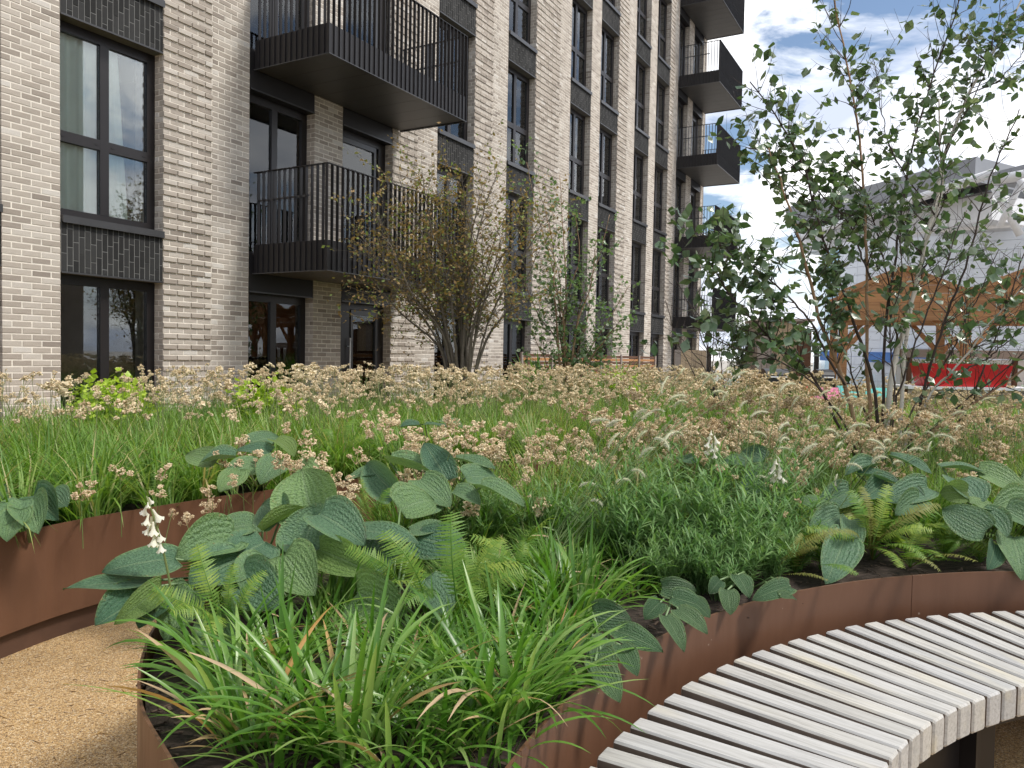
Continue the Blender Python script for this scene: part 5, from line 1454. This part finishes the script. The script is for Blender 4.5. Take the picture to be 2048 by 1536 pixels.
tree('birch_tree', on_level(1760, 1000, SOIL), [
    (pl((1748, 960, 5.6), (1738, 780, 5.6), (1738, 600, 5.6), (1742, 420, 5.55), (1732, 260, 5.5), (1712, 140, 5.45), (1692, 30, 5.4), (1684, -80, 5.4)), 0.015, 0.004, BT, 56, 0.42, 1.0, 5),
    (pl((1768, 965, 5.7), (1772, 820, 5.7), (1790, 700, 5.75), (1830, 570, 5.8), (1866, 420, 5.85), (1892, 300, 5.9), (1938, 190, 5.9), (2002, 70, 5.95), (2060, -40, 6.0)), 0.023, 0.006, BW, 52, 0.38, 1.0, 4.5),
    (pl((1790, 965, 5.6), (1806, 800, 5.55), (1816, 700, 5.5), (1832, 600, 5.5), (1880, 430, 5.45), (1895, 320, 5.4), (1885, 200, 5.4)), 0.017, 0.005, BW, 40, 0.4, 1.0, 5),
    (pl((1738, 960, 5.5), (1690, 770, 5.4), (1650, 640, 5.3), (1612, 500, 5.2), (1586, 410, 5.2), (1545, 300, 5.2)), 0.018, 0.005, BT, 40, 0.35, 1.0, 7),
    (pl((1735, 960, 5.5), (1650, 775, 5.25), (1570, 695, 5.1), (1505, 630, 5.0), (1460, 570, 4.95), (1425, 510, 4.9)), 0.012, 0.004, BK, 42, 0.45, 1.0, 8),
    (pl((1780, 965, 5.7), (1860, 800, 5.6), (1930, 730, 5.5), (2000, 640, 5.4), (2070, 560, 5.3)), 0.012, 0.004, BW, 26, 0.4, 1.0, 3),
    (pl((1790, 970, 5.6), (1850, 870, 5.5), (1940, 810, 5.45), (2020, 755, 5.4), (2100, 690, 5.4)), 0.014, 0.005, BT, 18, 0.4, 1.0, 2.5),
    (pl((1755, 960, 5.6), (1748, 780, 5.55), (1705, 640, 5.5), (1650, 500, 5.4), (1608, 350, 5.35), (1560, 250, 5.3), (1500, 165, 5.3)), 0.014, 0.004, BK, 50, 0.45, 1.0, 7),
    (pl((1765, 960, 5.7), (1772, 720, 5.8), (1800, 500, 5.85), (1828, 330, 5.9), (1870, 170, 5.95), (1912, 50, 6.0), (1935, -60, 6.0)), 0.013, 0.004, BK, 46, 0.45, 1.0, 5),
    (pl((1795, 960, 5.7), (1890, 680, 5.6), (1955, 500, 5.6), (2000, 340, 5.6), (2050, 220, 5.6)), 0.012, 0.004, BK, 34, 0.35, 1.0, 3.5),
    (pl((1690, 770, 5.3), (1620, 640, 5.2), (1540, 560, 5.1), (1470, 520, 5.0), (1405, 470, 5.0)), 0.009, 0.003, BK, 40, 0.25, 1.0, 8),
    (pl((1742, 560, 5.55), (1700, 460, 5.5), (1640, 390, 5.45), (1560, 320, 5.4), (1480, 300, 5.4)), 0.007, 0.003, BK, 34, 0.2, 1.0, 7),
    (pl((1800, 700, 5.8), (1760, 520, 5.7), (1730, 400, 5.6), (1690, 330, 5.5)), 0.008, 0.003, BK, 34, 0.3, 1.0, 7),
    (pl((1870, 430, 5.8), (1800, 330, 5.7), (1770, 220, 5.7), (1755, 120, 5.7)), 0.006, 0.002, BK, 26, 0.3, 1.0, 5),
    (pl((1740, 960, 5.4), (1660, 800, 5.2), (1560, 720, 5.05), (1460, 690, 4.95), (1390, 650, 4.9)), 0.008, 0.003, BK, 24, 0.55, 1.0, 6),
    (pl((1930, 740, 5.5), (2000, 700, 5.4), (2060, 650, 5.3)), 0.006, 0.003, BK, 12, 0.4, 1.0, 5),
    (pl((1770, 950, 5.5), (1800, 780, 5.4), (1850, 640, 5.35), (1900, 520, 5.3), (1930, 420, 5.3)), 0.009, 0.003, BK, 22, 0.35, 1.0, 2.5),
    (pl((1775, 950, 5.8), (1830, 820, 5.9), (1900, 720, 6.0), (1960, 600, 6.0), (2000, 500, 6.0)), 0.009, 0.003, BK, 22, 0.3, 1.0, 3),
    (pl((1785, 955, 5.6), (1870, 850, 5.5), (1960, 780, 5.4), (2050, 700, 5.35)), 0.008, 0.003, BK, 18, 0.3, 1.0, 2.5),
    (pl((1755, 950, 5.7), (1730, 820, 5.8), (1690, 680, 5.9), (1670, 560, 5.9), (1640, 440, 5.9)), 0.008, 0.003, BK, 24, 0.35, 1.0, 5),
    (pl((1765, 955, 5.4), (1790, 800, 5.3), (1780, 660, 5.3), (1800, 560, 5.25), (1790, 460, 5.2)), 0.008, 0.003, BK, 22, 0.4, 1.0, 4),
    (pl((1800, 960, 5.9), (1900, 860, 5.9), (1980, 690, 5.9), (2030, 520, 5.9), (2080, 400, 5.9)), 0.009, 0.003, BK, 22, 0.3, 1.0, 3),
    (pl((1890, 300, 5.9), (1960, 180, 5.8), (1990, 60, 5.8), (2000, -40, 5.8)), 0.005, 0.002, BK, 22, 0.2, 1.0, 4),
    (pl((1935, 190, 5.9), (2010, 150, 5.8), (2070, 60, 5.8)), 0.005, 0.002, BK, 18, 0.2, 1.0, 5)],
    'tall multi stem birch with white and tan trunks on the right', M['birch'], BK, 0.082, 1.2, 0.55, 5, keep=0.64)

def fan(bx, by, Y, tops, r0, mat, per, n, rng, lo=0.4, spread=0.35):
    b = on_level(bx, by, SOIL) if Y is None else np.array([at(bx, by, Y)[0], Y, SOIL])
    S = []
    for (x, y, dY) in tops:
        t = at(x, y, Y + dY); c = b + (t - b) * np.array([0.30, 0.30, 0.5]) + rng.normal(0, 0.05, 3)
        S.append(([b + rng.normal(0, 0.05, 3) * [1, 1, 0], b * 0.75 + c * 0.25 + rng.normal(0, 0.02, 3) * [1, 1, 0], c, (c + t) / 2 + rng.normal(0, 0.06, 3), t], r0 * rng.uniform(0.6, 1.1), 0.004, mat, n, lo, 1.0, per))
    return b, S
rng = np.random.default_rng(9)
tops = [(735, 400, .3), (720, 470, 0), (1095, 420, .2), (755, 430, .3), (800, 355, 0), (840, 345, -.3), (880, 400, .4), (925, 350, -.2), (960, 380, .2), (995, 345, 0), (1030, 400, .5), (1060, 430, -.3), (725, 500, -.1), (780, 480, -.5), (850, 430, .6), (900, 390, .3), (1010, 450, -.5), (740, 560, .1), (1080, 500, 0), (970, 460, .5), (820, 520, .6)]
b, S = fan(925, 800, 11.0, tops, 0.030, M['bark_grey'], 6.5, 30, rng, 0.42)
tree('browning_shrub', b, S, 'twiggy multi stem shrub with browning leaves in front of the lower balcony', M['brownleaf'], M['bark_grey'], 0.062, 1.0, 0.3, 12, 'shrub', tw=(0.25, 0.95), keep=0.62)
tops = [(1045, 325, .2), (1080, 370, -.3), (1125, 350, .3), (1150, 420, 0), (1090, 470, .4), (1190, 480, -.2), (1225, 430, .2), (1255, 570, 0), (1240, 640, -.4), (1050, 560, .1), (1110, 560, -.5), (1180, 580, .5), (1210, 690, .2), (1070, 660, -.3)]
b, S = fan(1140, 790, 13.0, tops, 0.024, M['bark_tan'], 5.5, 24, rng, 0.30)
tree('young_birch', b, S, 'slender young birch before the window bays left of the far balconies', M['birchl'], BK, 0.080, 1.2, 0.5, 13, tw=(0.2, 0.7), keep=0.62)
tops = [(1335, 600, .2), (1352, 560, 0), (1372, 590, -.2), (1392, 575, .3), (1400, 640, .1), (1345, 660, -.2), (1420, 620, 0), (1430, 680, .2)]
b, S = fan(1450, 800, 9.5, tops, 0.011, M['bark_dark'], 0.15, 9, rng, 0.35)
tree('bare_shrub', b, S, 'bare reddish twigs of a dead shrub leaning left below the far balconies', M['birch'], M['bark_dark'], 0.05, 1.0, 0.3, 14, 'shrub', tw=(0.2, 0.55))
tops = [(1475, 640, 0), (1490, 625, .5), (1500, 650, -.5), (1460, 660, .3), (1515, 640, 0), (1445, 690, .2), (1530, 670, -.2)]
b, S = fan(1485, 740, 22.0, tops, 0.03, M['bark_dark'], 7, 16, rng, 0.25)
tree('far_small_tree', b, S, 'small leafy tree far off beside the timber shed', M['birch'], BK, 0.10, 1.1, 0.4, 15, tw=(0.3, 0.7))
tops = [(1895, 560, 0), (1915, 530, .2), (1930, 600, -.2), (1905, 630, 0), (1945, 640, .1), (1960, 690, 0), (1880, 660, .1)]
b, S = fan(1925, 725, 13.3, tops, 0.012, M['bark_dark'], 4, 12, rng, 0.25)
b2 = np.array(b); 
for s in S:
    for q in s[0]: q[2] = max(q[2], 1.40)
tree('trough_shrub', (b2[0], b2[1], 1.40), S, 'thin grey leaved shrub rising from the red trough', M['birch'], BK, 0.05, 0.9, 0.2, 16, 'shrub', tw=(0.12, 0.35))

# ================================================================== far right: pergola, trough, arena
def X_at(px, Y): return float(at(px, 720, Y)[0])
YP = 15.0
perg = empty('timber_pergola', (X_at(1677, YP), YP, 0), R(-18), 'orange cedar pergola with two gables behind the birch', 'pergola')
W = 2.18
def gable(y):
    for gidx in range(2):
        x0 = gidx * W
        # beam boards
        for zz in (2.30, 2.47, 2.64):
            g = MB(); g.box(x0 + 0.004, x0 + W - 0.004, y - 0.025, y + 0.025, zz, zz + 0.163); g.build('beam_board', M['cedar'], perg)
        # stepped gable boards cut to the slope
        rise, n = 0.46, 3
        for i in range(n):
            za, zb = 2.81 + rise * i / n, 2.81 + rise * (i + 1) / n - 0.006
            a0, a1 = i / n * W / 2, ((i + 1) / n) * W / 2
            V = []
            for yy in (y - 0.022, y + 0.022): V += [(x0 + a0, yy, za), (x0 + W - a0, yy, za), (x0 + W - a1, yy, zb), (x0 + a1, yy, zb)]
            MB().add(V, [(0, 1, 2, 3), (7, 6, 5, 4), (0, 4, 5, 1), (1, 5, 6, 2), (2, 6, 7, 3), (3, 7, 4, 0)]).build('gable_board', M['cedar'], perg)
        for sx in (-1, 1):                        # raking trim
            c = x0 + W / 2
            g = MB(); g.bar((c, y - 0.045, 3.29), (c + sx * (W / 2 + 0.05), y - 0.045, 2.80), 0.03, 0.10); g.build('raking_trim', M['cedar'], perg)
for y in (0.0, 2.2): gable(y)
for i in range(3):
    for y in (0.09, 2.29):
        x = min(i * W, 2 * W) + (0.08 if i == 0 else 0)
        MB().box(x - 0.075, x + 0.075, y - 0.06, y + 0.09, 0, 2.46).build('post', M['cedar'], perg)
        for sx in ((1,) if i == 0 else (-1, 1)):
            MB().bar((x + sx * 0.05, y + 0.02, 1.75), (x + sx * 0.55, y + 0.02, 2.33), 0.06, 0.09).build('brace', M['cedar'], perg)
    MB().box(min(i * W, 2 * W) - 0.05, min(i * W, 2 * W) + 0.05, 0.2, 2.15, 2.62, 2.78).build('side_beam', M['cedar'], perg)
for i in range(2):
    MB().box(i * W + W / 2 - 0.04, i * W + W / 2 + 0.04, 0.05, 2.17, 3.10, 3.22).build('ridge_beam', M['cedar'], perg)

# timber counter with a red trough on it
YC = 12.8
cx0, cx1 = X_at(1800, YC), X_at(2120, YC)
ctr = empty('timber_counter', (cx0, YC, 0), 0, 'boarded timber counter with pale top below the red trough', 'counter')
MB().box(-0.03, cx1 - cx0, -0.35, 0.5, 1.085, 1.13).build('top', M['white_steel'], ctr)
n = int((cx1 - cx0) / 0.12)
for i in range(n): MB().box(i * 0.12 + 0.004, i * 0.12 + 0.116, -0.30, -0.275, 0.05, 1.08).build('board', M['pale_wood'] if i % 3 else M['grey_wood'], ctr)
MB().box(0.02, n * 0.12, -0.27, 0.45, 0.0, 1.08).build('carcass', M['cedar_d'], ctr)
tx0, tx1 = X_at(1832, YC - 0.1), X_at(2012, YC - 0.1)
tr = empty('red_trough', (tx0, YC - 0.1, 1.132), 0, 'bright red tapered planting trough on the timber counter', 'trough')
w = tx1 - tx0
def frus(z0, z1, i0, i1, y0, y1, k):
    V = []
    for z, i in ((z0, i0), (z1, i1)): V += [(i, y0 + i * k, z), (w - i, y0 + i * k, z), (w - i, y1 - i * k, z), (i, y1 - i * k, z)]
    return V
g = MB(); V = frus(0, 0.37, 0.085, 0.0, -0.2, 0.2, 0.5); g.add(V, [(0, 3, 2, 1), (0, 1, 5, 4), (1, 2, 6, 5), (2, 3, 7, 6), (3, 0, 4, 7)])
V = [(0, -.2, .37), (w, -.2, .37), (w, .2, .37), (0, .2, .37), (.03, -.17, .37), (w - .03, -.17, .37), (w - .03, .17, .37), (.03, .17, .37), (.03, -.17, .30), (w - .03, -.17, .30), (w - .03, .17, .30), (.03, .17, .30)]
g.add(V, [(0, 1, 5, 4), (1, 2, 6, 5), (2, 3, 7, 6), (3, 0, 4, 7), (4, 5, 9, 8), (5, 6, 10, 9), (6, 7, 11, 10), (7, 4, 8, 11)]); g.build('body', M['red'], tr)
MB().add([(.03, -.17, .31), (w - .03, -.17, .31), (w - .03, .17, .31), (.03, .17, .31)], [(0, 1, 2, 3)]).build('soil', M['soil'], tr)
rg = np.random.default_rng(3)
P = np.stack([rg.uniform(0.05, w - 0.05, 500), rg.uniform(-0.15, 0.15, 500), 0.34 + 0.10 * rg.random(500) ** 1.5], 1)
low = empty('trough_planting', (tx0, YC - 0.1, 1.132), 0, 'low dark leafy plants filling the red trough', 'plant')
V, F, T = leaves_at(P, rg, 0.05, 1.0, 0.1); stuff(MB().add(V, F, T).build('foliage', M['birch'], low))

# grey timber screen behind the counter
YS = 16.6
s0, s1 = X_at(1800, YS), X_at(2130, YS)
scr = empty('timber_screen', (s0, YS, 0), 0, 'greyed timber rail screen between pergola and white arena', 'screen')
MB().box(0, s1 - s0, -0.04, 0.04, 1.62, 1.80).build('top_rail', M['grey_wood'], scr)
for i in range(5):
    x = 0.25 + i * (s1 - s0 - 0.5) / 4; MB().box(x - 0.04, x + 0.04, 0.05, 0.13, 0, 1.62).build('post', M['cedar_d'], scr)
for i in range(14):
    x = i * (s1 - s0) / 14; MB().box(x + 0.01, x + (s1 - s0) / 14 - 0.01, 0.14, 0.17, 0.1, 1.60).build('panel', M['white_steel'], scr)

# timber shed
YB = 18.0
b0, b1, b2_ = X_at(1514, YB), X_at(1590, YB), X_at(1617, YB)
shed = empty('timber_shed', (b0, YB, 0), R(-8), 'pale boarded timber shed with a dark brown corner post', 'shed')
wd = b1 - b0
MB().box(0, wd, 0.03, 1.4, 0, 2.38).build('core', M['grey_wood'], shed)
for i in range(8): MB().box(i * wd / 8 + 0.004, (i + 1) * wd / 8 - 0.004, 0.0, 0.028, 0, 2.40).build('board', M['pale_wood'] if i > 2 else M['grey_wood'], shed)
MB().box(wd + 0.01, wd + 0.31, -0.02, 1.4, 0, 2.25).build('post', M['cedar_d'], shed)
MB().box(-0.06, wd + 0.36, -0.08, 1.5, 2.41, 2.47).build('roof', M['grey_wood'], shed)

# barbecues
def grill(px, Y, wpx, label):
    x0, x1 = X_at(px, Y), X_at(px + wpx, Y); w = x1 - x0
    r_ = empty('barbecue', (x0, Y, 0), 0, label, 'barbecue')
    a = np.linspace(0, math.pi, 9)
    V = [(x, 0.25 - 0.25 * math.cos(q), 1.18 + 0.17 * math.sin(q)) for x in (0, w) for q in a]
    F = [(i, i + 1, 9 + i + 1, 9 + i) for i in range(8)] + [tuple(range(9))[::-1], tuple(range(9, 18)), (0, 9, 17, 8)]
    MB().add(V, F).build('lid', M['black'], r_)
    MB().box(0.0, w, 0.0, 0.5, 1.02, 1.172).build('firebox', M['black'], r_)
    MB().tube([(0.05, -0.04, 1.20), (w - 0.05, -0.04, 1.20)], 0.012, 8).build('handle', M['white_steel'], r_)
    for x in (0.03, w - 0.03):
        for y in (0.03, 0.47): MB().box(x - 0.02, x + 0.02, y - 0.02, y + 0.02, 0, 1.015).build('leg', M['black'], r_)
    MB().box(w + 0.01, w + 0.30, 0.05, 0.45, 1.08, 1.11).build('side_shelf', M['black'], r_)
grill(1535, 14.0, 50, 'black lidded barbecue in front of the timber shed')
grill(1642, 14.6, 30, 'smaller black barbecue left of the pergola post')
# slim dark posts and glass balustrade at the terrace edge
for px, Y, h, lb in ((1417, 20.0, 1.82, 'slim black post beside the far pale board'), (1633, 19.0, 1.80, 'slim black post left of the pergola'), (1552, 21.5, 1.75, 'slim black post behind the timber shed')):
    p = empty('bollard_post', (X_at(px, Y), Y, 0), 0, lb, 'post'); MB().box(-0.045, 0.045, -0.045, 0.045, 0.0, h).build('shaft', M['black'], p)
    MB().box(-0.10, 0.10, -0.10, 0.10, 0.0, 0.015).build('base_plate', M['black'], p); MB().box(-0.05, 0.05, -0.05, 0.05, h, h + 0.012).build('cap', M['black'], p)
bal = empty('glass_balustrade', (X_at(1405, 23), 23.0, 0), 0, 'clear glass balustrade at the far terrace edge', 'balustrade')
for i in range(5):
    MB().box(i * 1.25 + 0.01, i * 1.25 + 1.24, 0, 0.015, 0.05, 1.15).build('glass_panel', M['glass'], bal); MB().box(i * 1.25 - 0.02, i * 1.25 + 0.008, -0.02, 0.03, 0, 1.2).build('post', M['white_steel'], bal)
pb = empty('board_screen', (X_at(1362, 19), 19.0, 0), 0, 'pale timber board screen at the foot of the far balconies', 'screen')
for i in range(5): MB().box(i * 0.125, i * 0.125 + 0.119, 0, 0.03, 0, 1.72).build('board', M['pale_wood'], pb)
MB().box(-0.16, -0.01, -0.01, 0.06, 0, 1.72).build('post', M['grey_wood'], pb)
# slatted fence before the ground floor terraces
f0, f1 = fpt(13.44, 2.0, 0), fpt(21.56, 2.0, 0)
fen = empty('slatted_fence', tuple(f0), math.pi / 2 - PHI, 'low brown slatted timber fence in front of the ground floor terraces', 'fence')
Lf = 8.12
for i in range(12): MB().box(0, Lf, -0.012, 0.012, 0.62 + i * 0.079, 0.62 + i * 0.079 + 0.062).build('slat', M['cedar_d'] if i % 2 else M['cedar'], fen)
for i in range(7): MB().box(i * (Lf - 0.07) / 6, i * (Lf - 0.07) / 6 + 0.07, -0.045, -0.013, 0, 1.58).build('post', M['grey_wood'], fen)
# blue green grass tufts in front of the fence
for i, px in enumerate((1075, 1100, 1215, 1245)):
    p = at(px, 760, 14.5)
    lily_turf(0, 0, 90, 1.05, ('leftmost', 'second from left', 'second from right', 'rightmost')[i] + ' of four blue green rush tufts before the slatted fence', 0, 0.22, 90 + i, joined=True, p=np.array([p[0], p[1], SOIL]))['group'] = 'rush tufts before the fence'
# seats
def deck_chair(px, Y, z, mat, label):
    x = X_at(px, Y); r_ = empty('deck_chair', (x, Y, 0), R(20), label, 'chair')
    V = [(0, 0, 0.40), (0.5, 0, 0.40), (0.5, 0.03, 0.43), (0, 0.03, 0.43), (0, 0.30, z), (0.5, 0.30, z), (0.5, 0.33, z), (0, 0.33, z)]
    MB().add(V, [(0, 1, 5, 4), (3, 7, 6, 2), (0, 4, 7, 3), (1, 2, 6, 5), (4, 5, 6, 7), (0, 3, 2, 1)]).build('backrest', mat, r_)
    MB().box(0, 0.5, -0.5, 0.0, 0.36, 0.40).build('seat', mat, r_)
    for xx in (0.02, 0.48):
        for yy in (-0.47, 0.0): MB().box(xx - 0.015, xx + 0.015, yy - 0.015, yy + 0.015, 0, 0.36).build('leg', M['white_steel'], r_)
deck_chair(1655, 11.5, 1.10, M['pink'], 'pink high backed chair below the pergola post')
deck_chair(1640, 12.0, 1.10, M['red'], 'red high backed chair beside the pink chair')
deck_chair(1705, 12.0, 1.12, M['teal'], 'teal high backed chair behind the birch trunks')
deck_chair(1760, 11.8, 1.10, M['teal'], 'second teal chair right of the white birch trunk')

# arena
ar = empty('arena', (X_at(1760, 42), 42.0, 0), 0, 'white clad arena with grey cantilever roof on the right', 'building')
A0 = np.array([X_at(1760, 42), 42.0, 0])
plan = catmull([(X_at(1628, 56), 56.0), (X_at(1636, 51), 51.0), (X_at(1652, 47), 47.0), (X_at(1690, 44.4), 44.4), (X_at(1760, 42.6), 42.6), (X_at(1860, 41), 41.0), (X_at(1980, 39.4), 39.4), (X_at(2120, 37.8), 37.8), (X_at(2300, 36), 36.0)], 3)
rows = 18
for i in range(len(plan) - 1):
    p, q = np.array([*plan[i], 0]) - A0, np.array([*plan[i + 1], 0]) - A0
    d = (q - p) / np.linalg.norm(q - p); nr = np.array([d[1], -d[0], 0]) * 0.06
    gl = i < 8
    for r_ in range(rows if not gl else 9):
        h = 0.455 if not gl else 0.91
        z0, z1 = r_ * h + 0.008, (r_ + 1) * h - 0.008
        a, b_ = p + d * 0.002, q - d * 0.002
        V = [(*(a[:2]), z0), (*(b_[:2]), z0), (*(b_[:2]), z1), (*(a[:2]), z1)]
        V = [np.array(v) for v in V]; V = [v + nr for v in V] + [v for v in V]
        MB().add(V, [(0, 1, 2, 3), (7, 6, 5, 4), (0, 4, 5, 1), (1, 5, 6, 2), (2, 6, 7, 3), (3, 7, 4, 0)]).build('glass_panel' if gl else 'cladding_panel', M['blue_glass'] if gl else M['white_clad'], ar)
V = []; F = []
for i, p in enumerate(plan):
    V += [(p[0] - A0[0] + 0.12, p[1] - A0[1] + 0.12, 0), (p[0] - A0[0] + 0.12, p[1] - A0[1] + 0.12, 8.4)]
    if i: F.append((2 * i - 2, 2 * i, 2 * i + 1, 2 * i - 1))
MB().add(V, F).build('wall', M['white_steel'], ar)
def quadbox(P4, down, nm, mat):
    P4 = [np.array(p) - A0 for p in P4]; V = P4 + [p - np.array([0, 0, down]) for p in P4]
    MB().add(V, [(0, 1, 2, 3), (7, 6, 5, 4), (0, 4, 5, 1), (1, 5, 6, 2), (2, 6, 7, 3), (3, 7, 4, 0)]).build(nm, mat, ar)
ra, rb = at(1572, 415, 50), at(1952, 303, 37.0)
rb[2] = ra[2]
quadbox([ra, rb, rb + np.array([14, 8, 0]), ra + np.array([14, 8, 0])], 1.15, 'roof', M['grey_fascia'])
o2 = np.array([0.9, 0.5, -1.15]); quadbox([ra + o2, rb + o2, rb + o2 + np.array([12, 7, 0]), ra + o2 + np.array([12, 7, 0])], 0.35, 'roof_slot', M['black'])
o2 = np.array([1.3, 0.7, -1.5]); quadbox([ra + o2, rb + o2, rb + o2 + np.array([12, 7, 0]), ra + o2 + np.array([12, 7, 0])], 1.3, 'soffit_band', M['white_steel'])
def pipe(a, b, r, nm='truss_tube'): MB().tube([np.array(a) - A0, np.array(b) - A0], r, 10).build(nm, M['white_steel'], ar, smooth=True)
pipe(at(1600, 475, 49), at(1990, 345, 36), 0.22, 'edge_tube')
pipe(at(1985, 362, 33), at(2150, 330, 31), 0.22); pipe(at(1988, 372, 33), at(2040, 470, 33), 0.16); pipe(at(2050, 350, 32.5), at(1998, 455, 33), 0.13); pipe(at(2040, 360, 32), at(2110, 470, 32), 0.14)
quadbox([at(1985, 345, 33.5), at(2200, 290, 31), at(2200, 290, 31) + np.array([6, 4, 0.4]), at(1985, 345, 33.5) + np.array([6, 4, 0.4])], 0.5, 'upper_roof', M['grey_fascia'])
quadbox([at(1640, 702, 46), at(1850, 706, 40), at(1850, 706, 40) + np.array([0.3, 0.2, 0]), at(1640, 702, 46) + np.array([.3, .2, 0])], 0.55, 'blue_band', M['blue'])

# brick block across the terrace, outside the frame; the windows mirror it
OB = empty('opposite_block', (20.0, -16.0, 0), 0, 'brick block across the terrace mirrored darkly in the ground floor windows', 'building')
MB().box(0, 9, 0, 27, 0, 15.5).build('wall', M['brick'], OB)
for k in range(5):
    for i in range(7):
        y = 1.5 + i * 3.3; z = 0.3 + k * 3.0
        w_ = MB().box(-0.06, -0.02, y, y + 1.5, z, z + 2.2).build('window', M['frame'], OB)
        for q in (0, 1): MB().box(-0.075, -0.062, y + 0.08 + q * 0.7, y + 0.72 + q * 0.7, z + 0.08, z + 2.12).build('pane', M['blue_glass'], w_)

# a few fallen dry blades and bits on the path
rg = np.random.default_rng(15); db = MB()
for i in range(70):
    p = on_level(rg.uniform(0, 290), rg.uniform(1270, 1530), 0.007); a = rg.uniform(0, 6.28); L = rg.uniform(0.008, 0.05)
    d = np.array([math.cos(a), math.sin(a), 0.03]); db.bar(p - d * L / 2, p + d * L / 2, rg.uniform(0.002, 0.008), 0.0015, rg.random())
tag(db.build('fallen_litter', M['strapdry']), 'dry leaf bits lying on the golden path', 'litter', kind='stuff')
